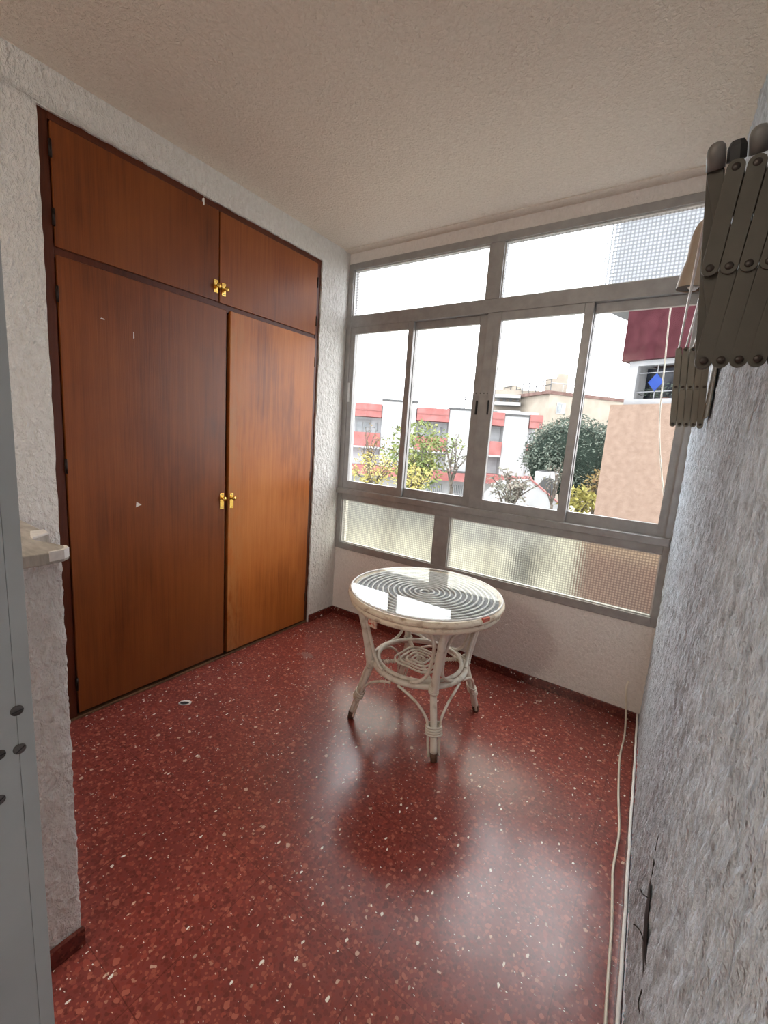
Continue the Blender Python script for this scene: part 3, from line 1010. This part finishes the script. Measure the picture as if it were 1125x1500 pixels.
def arm(name, yy, B, Mi, T, w, nlink, straight, mat):
    """B, Mi, T: (x of first pivot, pitch, z) of the bottom, middle and top pivot rows"""
    X = lambda R, k: R[0] + R[1] * k
    A = link((X(B, 0), B[2]), (X(T, 0), T[2] + .004), w, yy + .009, .004)
    root = db(A, name, mat, None, .0008)
    for i in range(nlink):
        if straight:
            Ls = [link((X(Mi, i), Mi[2]), (X(T, i), T[2]), w, yy - .0042, .0035), link((X(B, i), B[2]), (X(Mi, i), Mi[2]), w, yy - .0003, .0035)]
        else:
            Ls = [link((X(Mi, i), Mi[2]), (X(T, i + 1), T[2]), w, yy - .0042, .0035), link((X(B, i), B[2]), (X(Mi, i + 1), Mi[2]), w, yy - .0003, .0035)]
        Ls += [link((X(Mi, i + 1), Mi[2]), (X(T, i), T[2]), w * .9, yy + .0046, .0035), link((X(B, i + 1), B[2]), (X(Mi, i), Mi[2]), w * .9, yy + .0046, .0035)]
        for L in Ls:
            db(L, 'scissor_link', mat, root, .0006)
    if straight:
        i = nlink
        db(link((X(B, i), B[2] - .004), (X(T, i), T[2] - .03), w, yy - .0042, .0035), 'scissor_link', mat, root, .0006)
    for i in range(nlink + 1):
        for R in (T, Mi, B):
            if R is T and i == 0:
                db(MB().disc_prism((X(T, 0), yy + .0065, T[2]), (0, -1, 0), w * .38, .003, 14), 'bolt', M['rod'], root)
                continue
            if R is T and i == nlink and straight: continue
            rv = MB().lathe([(0, .0022), (w * .36, .0018), (w * .48, 0.0008), (w * .5, 0)], (X(R, i), yy - .0058, R[2]), (0, -1, 0), 16)
            db(rv, 'rivet', M['rivet'], root)
    return root


YN, YF = -1.70, -0.68
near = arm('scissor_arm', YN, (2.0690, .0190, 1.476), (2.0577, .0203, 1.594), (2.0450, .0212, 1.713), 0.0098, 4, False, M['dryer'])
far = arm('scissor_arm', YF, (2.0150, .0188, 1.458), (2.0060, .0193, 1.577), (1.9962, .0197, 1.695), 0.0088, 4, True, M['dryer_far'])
# wall plates, the far one widened to take in its brown wall shadow
x = rw(YN + .022)
db(MB().box(x - .010, x - .003, YN - .018, YN + .022, 1.45, 1.72), 'wall_plate', M['dryer'], None, .002)
x0_, x1_ = rw(YF + .02), rw(YF - .12)
db(MB().prism([(x0_ - .010, YF + .02), (x0_ - .0035, YF + .02), (x1_ - .0035, YF - .12), (x1_ - .008, YF - .12)], 2, 1.475, 1.70), 'wall_plate', M['dryer_far'], None, .002)
for z in (1.52, 1.56):
    db(MB().disc_prism((rw(YF - .05) - .0085, YF - .05, z), (-1, -.05, 0), .004, .002, 12), 'wall_screw', M['rod'])
# rods between the arm tops with rounded caps
for i in range(3):
    xn, xf = 2.0450 + .0212 * i, 1.9962 + .0197 * i
    db(MB().tube([(xn - .001, YN + .012, 1.722 - .012 * i), (xf - .001, YF, 1.703)], 0.0026, 8), 'drying_rod', M['rod'])
    cc = MB()
    if i != 1:
        cc.lathe([(0.0, .018), (.0055, .0168), (.0092, .013), (.0106, .007), (.0106, -.012), (0, -.012)], (xn - .002, YN, 1.731 + .004 * i), (-.1, -.5, .83), 18)
        db(cc, 'end_cap', M['cap'], near)
    else:
        cc.lathe([(0.0, .012), (.007, .0115), (.0104, .005), (.0106, -.010), (0, -.010)], (xn - .002, YN, 1.734), (-.1, -.3, .95), 6, False)
        db(cc, 'end_cap', M['black'], near)

# cream plastic wall fitting seen past the dryer
lp = empty('wall_fitting', (rw(-0.9), -0.9, 1.9))
tag(lp, 'cream plastic wall fitting with flared lower end, half hidden behind the folding clothes dryer', 'wall fitting')
def lb(m, nm, mat, bev=0.0):
    o0 = Vector((rw(-0.9), -0.9, 1.9))
    m.v = [(x - o0.x, y - o0.y, z - o0.z) for x, y, z in m.v]
    return m.build(nm, mat, lp, bev)
path = [(2.052, -.9, 1.992), (2.040, -.9, 1.987), (2.020, -.9, 1.974), (2.012, -.9, 1.945), (2.010, -.9, 1.905), (2.010, -.9, 1.888), (2.009, -.9, 1.866), (2.007, -.9, 1.842), (2.005, -.9, 1.817)]
rad = [.010, .017, .0225, .0235, .0235, .0250, .0295, .0320, .0335]
sp_ = smooth_path(path, 4)
rr_ = []
for k in range(len(sp_)):
    t = k / 4
    i = min(int(t), len(rad) - 2)
    rr_.append(rad[i] + (rad[i + 1] - rad[i]) * (t - i))
lb(MB().tube(sp_, rr_, 20, cap=False), 'shell', M['cream_plastic'])
lb(MB().tube([(2.0055, -.9, 1.8225), (2.0055, -.9, 1.8205)], .0315, 20), 'inner', M['hinge'])
lb(MB().lathe([(0, 0), (.013, -.002), (.014, -.012), (.008, -.019), (0, -.021)], (2.014, -.9, 1.832), (0, 0, 1), 16), 'inner_cap', M['rod'])
lb(MB().tube([(2.03, -.9, 1.96), (rw(-.9) - .012, -.9, 1.96)], .010, 12).box(rw(-.9) - .014, rw(-.9) - .001, -.93, -.87, 1.92, 2.0), 'bracket', M['cream_plastic'], .002)

# ------------------------------------------------------------------ outside
GZ = -4.3
gd = MB().box(-90, 90, 1.2, 150, GZ - .2, GZ).build('ground', M['ground'])
struct(gd)


class Facade:
    """local frame: x along the facade, y away from us, z up; origin on the ground"""
    def __init__(self, u, v, dist, turn=0.0):
        d = ray(u, v)
        d2 = Vector((d.x, d.y, 0)).normalized()
        k = dist / Vector((d.x, d.y, 0)).length
        p = CP + d * k
        self.o = Vector((p.x, p.y, GZ))
        self.rz = math.atan2(d2.y, d2.x) - PI / 2 + turn
        self.ux = Vector((math.cos(self.rz), math.sin(self.rz), 0))
        self.uy = Vector((-math.sin(self.rz), math.cos(self.rz), 0))

    def sz(self, u, v, y=0.0):
        d = ray(u, v)
        t = ((self.o + self.uy * y) - CP).dot(self.uy) / d.dot(self.uy)
        p = CP + d * t - self.o
        return p.dot(self.ux), p.z


fa = Facade(650, 655, 32, 0.10)
ab = empty('apartment_building', fa.o, fa.rz)
tag(ab, 'long white apartment building with red balcony bands across the street', 'building')


def rect(f, u0, v0, u1, v1, y=0.0):
    a = f.sz(u0, v0, y)
    b = f.sz(u1, v1, y)
    return min(a[0], b[0]), max(a[0], b[0]), min(a[1], b[1]), max(a[1], b[1])


def fbox(f, par, nm, mat, r, y0, y1):
    return MB().box(r[0], r[1], y0, y1, r[2], r[3]).build(nm, mat, par)


# main body (recess plane) behind
xA = fa.sz(500, 640)[0] - 6
xB = fa.sz(789, 640)[0]
zroof = fa.sz(600, 596)[1] - .15
fbox(fa, ab, 'wall', M['ext_recess'], (xA, xB - .1, 0, zroof - .25), 0.7, 9)
# projecting white wall blocks with grey coping
for (u0, v0, u1) in ((558, 586, 607), (655, 598.5, 700), (735, 608, 770)):
    z = fa.sz((u0 + u1) / 2, v0 + (u1 - u0) * .065)[1]
    x0, x1 = fa.sz(u0, 640)[0], fa.sz(u1, 640)[0]
    fbox(fa, ab, 'wall_block', M['ext_white'], (x0, x1, 0, z), -0.35, 2)
    fbox(fa, ab, 'coping', M['ext_grey'], (x0 - .05, x1 + .05, z, z + .14), -0.4, 2)
# left part and the bands
bays = [(430, 557), (608, 654), (701, 734), (771, 789)]
zt = fa.sz(630, 598)[1]
zt2 = fa.sz(630, 617)[1]
zp1, zp0 = fa.sz(630, 640)[1], fa.sz(630, 660)[1]
zg1, zg0 = fa.sz(690, 692)[1], fa.sz(690, 704)[1]
for (u0, u1) in bays:
    x0, x1 = fa.sz(u0, 640)[0], fa.sz(u1, 640)[0]
    fbox(fa, ab, 'roof_fascia', M['ext_red'], (x0, x1, zt2, zt), -0.5, 1.5)
    fbox(fa, ab, 'fascia_band', M['ext_red_dark'], (x0, x1, (zt + zt2) / 2 - .02, (zt + zt2) / 2 + .05), -0.53, -0.45)
    fbox(fa, ab, 'balcony_parapet', M['ext_red'], (x0, x1, zp0, zp1), -0.5, -0.3)
    fbox(fa, ab, 'balcony_floor', M['ext_white'], (x0, x1, zp0 - .12, zp0), -0.5, 1.3)
    # window in the recess
    w = x1 - x0
    if w > 1.6:
        if u0 == 430:
            wx0, wx1 = fa.sz(523, 620, .7)[0], fa.sz(541, 620, .7)[0]
        else:
            wx0, wx1 = x0 + w * .35, x0 + w * .62
        wf = fbox(fa, ab, 'window', M['ext_white'], (wx0 - .1, wx1 + .1, zp0 + .1, zt2 - .15), .62, .75)
        xm = (wx0 + wx1) / 2
        for (q0, q1) in ((wx0, xm - .04), (xm + .04, wx1)):
            fbox(fa, wf, 'pane', M['ext_glass'], (q0, q1, zp0 + .2, zt2 - .35), .58, .64)
        sx = x1 - .45
        fbox(fa, ab, 'slit_window', M['ext_glass'], (sx, sx + .14, zp1 + .15, zt2 - .35), .62, .72)
# ground-floor red canopy and white shopfront
x0 = fa.sz(430, 690)[0]
fbox(fa, ab, 'canopy', M['ext_red'], (x0, xB - .1, zg0, zg1), -1.6, 1.3)
fbox(fa, ab, 'canopy_edge', M['ext_grey'], (fa.sz(645, 690)[0], fa.sz(700, 690)[0], zg1, zg1 + .06), -1.62, -.3)
fbox(fa, ab, 'shopfront', M['ext_white'], (x0, xB - .1, 0, zg0), -.6, 1.3)
for (u0, u1) in ((626, 648), (659, 680), (720, 735)):
    a, b = fa.sz(u0, 700)[0], fa.sz(u1, 700)[0]
    wf = fbox(fa, ab, 'shop_window', M['ext_glass'], (a, b, .6, zg0 - .35), -.66, -.6)
    m = MB()
    for k in range(9):
        q = a + (b - a) * k / 8
        m.box(q - .025, q + .025, -.72, -.68, .6, zg0 - .35)
    m.box(a, b, -.72, -.68, zg0 - 1.0, zg0 - .93)
    m.build('window_grille', M['ext_white'], wf)
# set-back attic
a, b = fa.sz(735, 605, 5), fa.sz(790, 600, 5)
fbox(fa, ab, 'attic', M['ext_white'], (a[0], b[0], zroof - .5, fa.sz(760, 603, 5)[1]), 5, 9)
a = fa.sz(684, 588)
m = MB().box(a[0] - .03, a[0] + .03, 1, 1.06, zroof - .2, fa.sz(684, 574)[1])
for k in range(3):
    zz = fa.sz(684, 576 + 4 * k)[1]
    m.box(a[0] - .5 + .1 * k, a[0] + .4, 1, 1.04, zz, zz + .04)
m.build('aerial', M['ext_grey'], ab)

# beige block behind
fb = Facade(800, 620, 52, 0.0)
bb = empty('beige_apartment_block', fb.o, fb.rz)
tag(bb, 'taller beige apartment block with roof terrace rising behind the white building', 'building')
xl = fb.sz(762, 600)[0]
zc = fb.sz(800, 577)[1]
def rot_box(x0, y0, ang, L, D, z0, z1):
    ux, uy = math.cos(ang), math.sin(ang)
    P = [(x0, y0), (x0 + ux * L, y0 + uy * L), (x0 + ux * L - uy * D, y0 + uy * L + ux * D), (x0 - uy * D, y0 + ux * D)]
    return MB().prism(P, 2, z0, z1)
ANG = math.radians(35)
LR = 12.5
rot_box(0, 0, ANG, LR, 11, 0, zc).build('wall', M['ext_beige'], bb)
rot_box(-.25, -.3, ANG, LR + .5, 11.6, zc, zc + .35).build('roof_edge', M['ext_roof'], bb)
# terrace clutter on the roof
m = MB()
for k in range(9):
    t = k / 8
    bx, by = -math.sin(ANG) * 11 * t, math.cos(ANG) * 11 * t
    m.box(bx - .05, bx + .05, by, by + .1, zc + .3, zc + 1.6)
for z in (zc + 1.0, zc + 1.55):
    m.tube([(0, 0, z), (-math.sin(ANG) * 11, math.cos(ANG) * 11, z)], .05, 6)
m.build('railing', M['ext_grey'], bb)
m2 = MB()
for k in range(9):
    t = k / 8
    bx, by = math.cos(ANG) * LR * t, math.sin(ANG) * LR * t
    m2.box(bx - .04, bx + .04, by, by + .08, zc + .3, zc + 1.2)
m2.tube([(0, 0, zc + 1.2), (math.cos(ANG) * LR, math.sin(ANG) * LR, zc + 1.2)], .05, 6)
m2.build('railing', M['ext_white'], bb)
MB().box(.5, 1.7, 1.6, 2.8, zc + .3, zc + 2.4).box(-.6, .5, 1.6, 2.4, zc + .3, zc + 1.9).build('chimney', M['ext_beige'], bb)
rot_box(-4.6, 7.0, ANG + .2, 1.6, 1.8, zc + .3, zc + 1.7).build('roof_hut', M['ext_beige'], bb)
# windows on the right face
for s, z in ((1.05, zc - 2.0), (1.05, zc - 4.4), (8.5, zc - 2.0)):
    bx, by = math.cos(ANG) * s, math.sin(ANG) * s
    w = rot_box(bx + .03, by - .06, ANG, 1.1, .1, z, z + 1.2).build('window', M['ext_white'], bb)
    rot_box(bx + .11 - .0, by - .10 + .05, ANG, .40, .1, z + .1, z + 1.1).build('pane', M['ext_glass'], w)
    rot_box(bx + .11 + .41, by - .10 + .05 + .29, ANG, .40, .1, z + .1, z + 1.1).build('pane', M['ext_glass'], w)
# lower wing with balconies, left
for k, (u0, v0, u1, v1) in enumerate(((722, 577, 762, 583), (722, 588, 762, 594), (722, 600, 762, 604))):
    r = rect(fb, u0, v0, u1, v1, 3)
    fbox(fb, bb, 'balcony', M['ext_white'], r, 3, 6)
r = rect(fb, 724, 572, 764, 640, 6)
fbox(fb, bb, 'wing_wall', M['ext_beige'], (r[0], r[1] + 1.5, 0, r[3]), 5, 9)
for u in (728, 737, 746, 756):
    r = rect(fb, u, 583, u + 4, 588, 5)
    fbox(fb, bb, 'window', M['ext_glass'], r, 4.9, 5.02)

# neighbouring bay close on the right
fn = Facade(940, 620, 9.0, -0.43)
nb = empty('neighbouring_balcony', fn.o, fn.rz)
tag(nb, 'peach rendered enclosed balcony of the neighbouring house with maroon panel above its window', 'building')
x_l = fn.sz(893, 600)[0]
z_p = fn.sz(940, 592)[1]
XR = fn.sz(1060, 600)[0] + 2
z_b = fn.sz(940, 812)[1]
fbox(fn, nb, 'lower_wall', M['peach'], (x_l, XR, z_b, z_p), 0, 3.0)
fbox(fn, nb, 'plinth', M['ext_plinth'], (x_l, XR, 0, z_b), -.02, 3.0)
x_w = fn.sz(914, 560)[0]
z_w = fn.sz(940, 527)[1]
wf = MB()
x_w1 = fn.sz(1052, 560)[0]
fz = .085
wf.box(x_w, x_w + .16, .10, .25, z_p, z_w)
wf.box(x_w1, x_w1 + .16, .10, .25, z_p, z_w)
wf.box(x_w + .16, x_w1, .10, .25, z_p, z_p + .10)
wf.box(x_w + .16, x_w1, .10, .25, z_w - fz, z_w)
wfo = wf.build('window', M['frame_white'], nb)
wx0, wx1, wz0, wz1 = x_w + .16, x_w1, z_p + .10, z_w - fz
MB().box(wx0, wx1, .47, .49, wz0, wz1).build('pane', M['pane_dark'], wfo)
m = MB()
dc = fn.sz(961, 560, .17)
for q in (dc[0] - .32, dc[0], dc[0] + .32, dc[0] + .64):
    m.box(q - .006, q + .006, .165, .178, wz0, wz1)
for q in (wz1 - .12, wz0 + .13):
    m.box(wx0, wx1, .165, .178, q - .006, q + .006)
m.build('lead_strip', M['lead'], wfo)
MB().prism([(dc[0] - .125, dc[1]), (dc[0], dc[1] - .155), (dc[0] + .125, dc[1]), (dc[0], dc[1] + .155)], 1, .150, .164).build('blue_diamond', M['blue_glass'], wfo)['label'] = 'blue diamond in the leaded pane'
fbox(fn, nb, 'side_wall', M['frame_white'], (x_w, x_w + .1, z_p, z_w), .26, 3.0)
x_m = fn.sz(916, 510)[0]
z_m = fn.sz(950, 446)[1]
fbox(fn, nb, 'upper_panel', M['maroon'], (x_m - .03, XR, z_w, z_m), 0.0, 3.0)
fbox(fn, nb, 'top_storey', M['bay_grey'], (fn.sz(896, 420)[0], XR, z_m, z_m + 2.4), .1, 3.0)

# plant standing behind the leaded pane
pl = empty('window_plant', fn.o + fn.ux * (dc[0] + .12) + fn.uy * .33 + Vector((0, 0, z_p + .002)), fn.rz)
tag(pl, 'dark green plant behind the leaded window of the neighbouring balcony', 'plant')
PLANT = []
for k in range(300):
    a_ = random.uniform(-1, 1)
    PLANT.append((a_ * .42, random.uniform(-.01, .02), .21 + random.uniform(-.06, .17) * (1 - a_ * a_ * .7)))
MB().lathe([(0, 0), (.05, 0), (.065, .14), (.055, .14), (0, .13)], (0, 0, 0), (0, 0, 1), 16).build('pot', M['ext_plinth'], pl)

# low white wall running away by the round tree
fw = Facade(795, 715, 17.6, 0.0)
ww = empty('garden_wall', fw.o, fw.rz)
tag(ww, 'sloping white garden wall beside the round dark tree', 'wall')
a, b, c_, d_ = fw.sz(775, 702), fw.sz(826, 745), fw.sz(826, 790), fw.sz(700, 790)
e_ = fw.sz(700, 730)
MB().prism([d_, c_, b, a, (a[0] - 1.2, a[1] - .2), e_], 1, 0, 0.4).build('wall_body', M['ext_white'], ww)
MB().prism([(a[0], a[1]), (b[0], b[1]), (b[0] + .04, b[1] + .02), (a[0] + .03, a[1] + .04)], 1, -.03, .43).build('coping', M['ext_red_dark'], ww)
# arched white gate house behind
fg = Facade(802, 710, 19.0, 0.0)
gh = empty('arched_porch', fg.o, fg.rz)
tag(gh, 'small white porch with a round arch below the dark tree', 'porch')
x0, x1 = fg.sz(783, 700)[0], fg.sz(818, 700)[0]
zt_ = fg.sz(800, 692)[1]
ac = fg.sz(803, 712)
ra = .34
poly = [(x0, 0), (x0, zt_), (x1, zt_), (x1, 0), (ac[0] + ra, 0), (ac[0] + ra, ac[1])]
for k in range(1, 10):
    an = PI * k / 10
    poly.append((ac[0] + ra * math.cos(an), ac[1] + ra * math.sin(an)))
poly += [(ac[0] - ra, ac[1]), (ac[0] - ra, 0)]
MB().prism(poly, 1, 0, .3).build('arch_wall', M['ext_white'], gh)
MB().box(x0, x1, 1.4, 1.6, 0, zt_).build('back_wall', M['ext_grey'], gh)

# ---- vegetation
def leaves(mb_, pts_, size, el=1.8):
    for p in pts_:
        p = Vector(p)
        d = Vector((random.gauss(0, 1), random.gauss(0, 1), random.gauss(0, .7)))
        if d.length < 1e-3: continue
        d.normalize()
        w = d.cross(Vector((random.gauss(0, 1), random.gauss(0, 1), random.gauss(0, 1))))
        if w.length < 1e-3: continue
        w.normalize()
        s = size * random.uniform(.6, 1.3)
        mb_.add([p, p + d * s * .5 * el + w * s * .4, p + d * s * el, p + d * s * .5 * el - w * s * .4], [(0, 1, 2, 3)])


lf_ = MB()
leaves(lf_, PLANT, .032)
lf_.build('foliage', M['leaf_dark'], pl)


def base_at(u, v, dist):
    d = ray(u, v)
    k = dist / Vector((d.x, d.y, 0)).length
    return CP + d * k


def px2m(dist): return dist / F * 1.02


# round dark tree
c = base_at(836, 676, 24)
R = 58 * px2m(24)
rt = empty('round_tree', (c.x, c.y, GZ))
tag(rt, 'dense dark green tree with a rounded crown in front of the beige block', 'tree')
cz = c.z - GZ
pts_ = []
lobes = []
for k in range(190):
    while True:
        q = Vector((random.gauss(0, 1), random.gauss(0, 1), random.gauss(0, 1)))
        if q.length > .1: break
    q.normalize()
    if q.z < -.55: q.z *= -.5
    lobes.append(Vector((q.x * R * 0.90, q.y * R * .90, q.z * R * (.84 if q.z > 0 else .72))))
for L in lobes:
    for k in range(80):
        q = Vector((random.gauss(0, 1), random.gauss(0, 1), random.gauss(0, 1))).normalized() * R * random.uniform(.15, .25)
        pts_.append(L + q + Vector((0, 0, cz)))
m = MB()
leaves(m, pts_, .085)
m.build('foliage', M['leaf_dark'], rt)
# dark inner mass so the crown is dense
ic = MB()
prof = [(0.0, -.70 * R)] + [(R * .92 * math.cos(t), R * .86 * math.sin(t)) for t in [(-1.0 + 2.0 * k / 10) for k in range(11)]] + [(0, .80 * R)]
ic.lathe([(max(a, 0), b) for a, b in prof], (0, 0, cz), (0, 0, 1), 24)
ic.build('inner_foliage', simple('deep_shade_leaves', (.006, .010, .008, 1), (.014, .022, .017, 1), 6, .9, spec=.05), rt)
m = MB()
m.tube([(0, 0, 0), (.1, 0, cz * .4), (0, 0, cz - .6 * R)], [.22, .18, .16], 10)
m.tube([(0, 0, cz * .45), (-.25, .05, cz * .6), (-.5, .1, cz - .4 * R)], [.12, .1, .08], 8)
m.build('trunk', M['bark'], rt)


def bush(name, label, cat, u, v, dist, h_px, w_px, mat, nleaf, size, twigs=9, group=None, fill=0.0, el=1.8, spread=1.0):
    """open tree or shrub: bare twigs with leaves scattered around them; (u,v) is the crown centre"""
    c = base_at(u, v, dist)
    k = px2m(dist)
    hw, hh = w_px * k / 2, h_px * k / 2
    root = empty(name, (c.x, c.y, GZ))
    tag(root, label, cat, group)
    cz = c.z - GZ
    tw = MB()
    tips = []
    z0 = max(cz - hh * 1.3, .3)
    tw.tube([(0, 0, 0), (.03, 0, z0)], [.05 + hh * .03, .04 + hh * .015], 7)
    for i in range(twigs):
        an = 2 * PI * i / twigs + jit(.3)
        rr = hw * random.uniform(.25, .95)
        tip = Vector((rr * math.cos(an), rr * math.sin(an), cz + hh * random.uniform(-.3, 1.0) * (1 - .5 * (rr / hw) ** 2)))
        mid = Vector((tip.x * .4 + jit(.1), tip.y * .4 + jit(.1), z0 + (tip.z - z0) * .55))
        path = smooth_path([(0, 0, z0 - .02), mid, tip], 5)
        tw.tube(path, [.03 - .022 * q / (len(path) - 1) for q in range(len(path))], 5)
        tips.append(path)
        for b_ in range(3):
            s0 = path[random.randrange(4, len(path))]
            e = s0 + Vector((random.gauss(0, hw * .2), random.gauss(0, hw * .2), abs(random.gauss(0, hh * .22))))
            sub = [s0, (s0 + e) / 2 + Vector((jit(.05), jit(.05), .03)), e]
            tw.tube(sub, [.012, .009, .005], 4)
            tips.append(smooth_path(sub, 4))
    tw.build('branches', M['bark'], root)
    pts_ = []
    for k in range(nleaf):
        if random.random() < fill:
            a, b_ = random.uniform(0, 2 * PI), random.random() ** .5
            zz = random.uniform(-1, 1)
            w = (1 - zz * zz) ** .5
            pts_.append(Vector((hw * b_ * w * math.cos(a), hw * b_ * w * math.sin(a), cz + hh * zz)))
        else:
            P = random.choice(tips)
            q = P[random.randrange(len(P) // 3, len(P))]
            pts_.append(q + Vector((random.gauss(0, hw * .10 * spread), random.gauss(0, hw * .10 * spread), random.gauss(0, hh * .09 * spread))))
    lf = MB()
    leaves(lf, pts_, size, el)
    lf.build('foliage', mat, root)
    return root


bush('leafy_tree', 'loose green and yellow tree behind the second window pane from the left', 'tree', 612, 668, 15, 96, 112, M['leaf_green'], 2300, .085, 18, fill=.42)
bush('yellow_shrub', 'yellow shrub at the bottom of the leftmost window pane', 'shrub', 546, 690, 12.5, 50, 78, M['leaf_yellow'], 800, .055, 14, fill=.35)
bush('yellow_shrub', 'yellow bush below the loose green tree, behind the sash bar', 'shrub', 606, 703, 9.5, 40, 64, M['leaf_yellow'], 620, .05, 10, fill=.35)
bush('twiggy_tree', 'thin twiggy tree with few orange leaves before the leftmost balconies', 'tree', 542, 655, 17, 60, 50, M['leaf_orange'], 180, .06, 10)
bush('twiggy_tree', 'bare twiggy sapling in front of the white wall left of the middle window post', 'tree', 664, 672, 13, 60, 44, M['leaf_grey'], 110, .06, 9)
bush('grey_shrub', 'sparse grey green shrub right of the middle window post', 'shrub', 748, 715, 11, 58, 84, M['leaf_grey'], 620, .06, 16)
bush('twiggy_tree', 'small bare tree beside the porch under the dark tree', 'tree', 812, 704, 17, 50, 30, M['leaf_grey'], 90, .06, 9)
bush('orange_shrub', 'orange brown shrub against the edge of the peach wall', 'shrub', 872, 718, 14, 52, 34, M['leaf_orange'], 420, .07, 12, fill=.3)
bush('spiky_shrub', 'bright yellow green bladed bush under the round dark tree', 'shrub', 851, 733, 13, 30, 50, M['leaf_palm'], 480, .075, 12, fill=.45, el=2.6)

# distant hill
hp = base_at(528, 640, 400)
m = MB()
n = 24
vs = []
for i in range(n + 1):
    t = i / n * 2 - 1
    x = t * 60
    z = 44 * (0.5 + .5 * math.cos(t * PI)) * (1 + .08 * math.sin(9 * t))
    vs += [(x, 0, -30), (x, 0, z), (x, 60, -30)]
fs = []
for i in range(n):
    o = i * 3
    fs += [(o, o + 3, o + 4, o + 1), (o + 1, o + 4, o + 5, o + 2)]
m.add(vs, fs)
ho = struct(m.build('hill', M['hill']))
ho.location = (hp.x, hp.y, 0)
ho.rotation_euler = (0, 0, .5)

# ------------------------------------------------------------------ light
w = bpy.data.worlds.new('overcast_sky')
SC.world = w
w.use_nodes = True
nt = w.node_tree
nt.nodes.clear()
wo = nt.nodes.new('ShaderNodeOutputWorld')
bg = nt.nodes.new('ShaderNodeBackground')
tc = nt.nodes.new('ShaderNodeTexCoord')
sx = nt.nodes.new('ShaderNodeSeparateXYZ')
cr = nt.nodes.new('ShaderNodeValToRGB')
cr.color_ramp.elements[0].position = 0.0
cr.color_ramp.elements[0].color = (0.90, 0.93, 0.97, 1)
cr.color_ramp.elements[1].position = 0.7
cr.color_ramp.elements[1].color = (0.97, 0.985, 1.0, 1)
nt.links.new(tc.outputs['Generated'], sx.inputs[0])
nt.links.new(sx.outputs['Z'], cr.inputs[0])
nt.links.new(cr.outputs[0], bg.inputs[0])
bg.inputs[1].default_value = 8.0
nt.links.new(bg.outputs[0], wo.inputs[0])


def area(name, loc, size, energy, color, target):
    d = bpy.data.lights.new(name, 'AREA')
    d.shape = 'RECTANGLE'
    d.size, d.size_y = size
    d.energy = energy
    d.color = color
    o = bpy.data.objects.new(name, d)
    COL.objects.link(o)
    o.location = loc
    v = Vector(target) - Vector(loc)
    o.rotation_euler = v.to_track_quat('-Z', 'Y').to_euler()
    return o


# added fill light behind the camera; no lamp is known there
ld = bpy.data.lights.new('fill_light', 'POINT')
ld.energy = 48
ld.color = (1.0, 0.92, 0.80)
ld.shadow_soft_size = 0.10
lo_ = bpy.data.objects.new('fill_light', ld)
COL.objects.link(lo_)
lo_.location = (0.95, -4.0, 2.32)

SC.view_settings.view_transform = 'Standard'
SC.view_settings.look = 'None'
SC.view_settings.exposure = 0.0
SC.view_settings.gamma = 1.0
SC.cycles.use_denoising = True
SC.cycles.max_bounces = 12
SC.cycles.diffuse_bounces = 8
SC.cycles.transparent_max_bounces = 12
SC.cycles.sample_clamp_indirect = 8
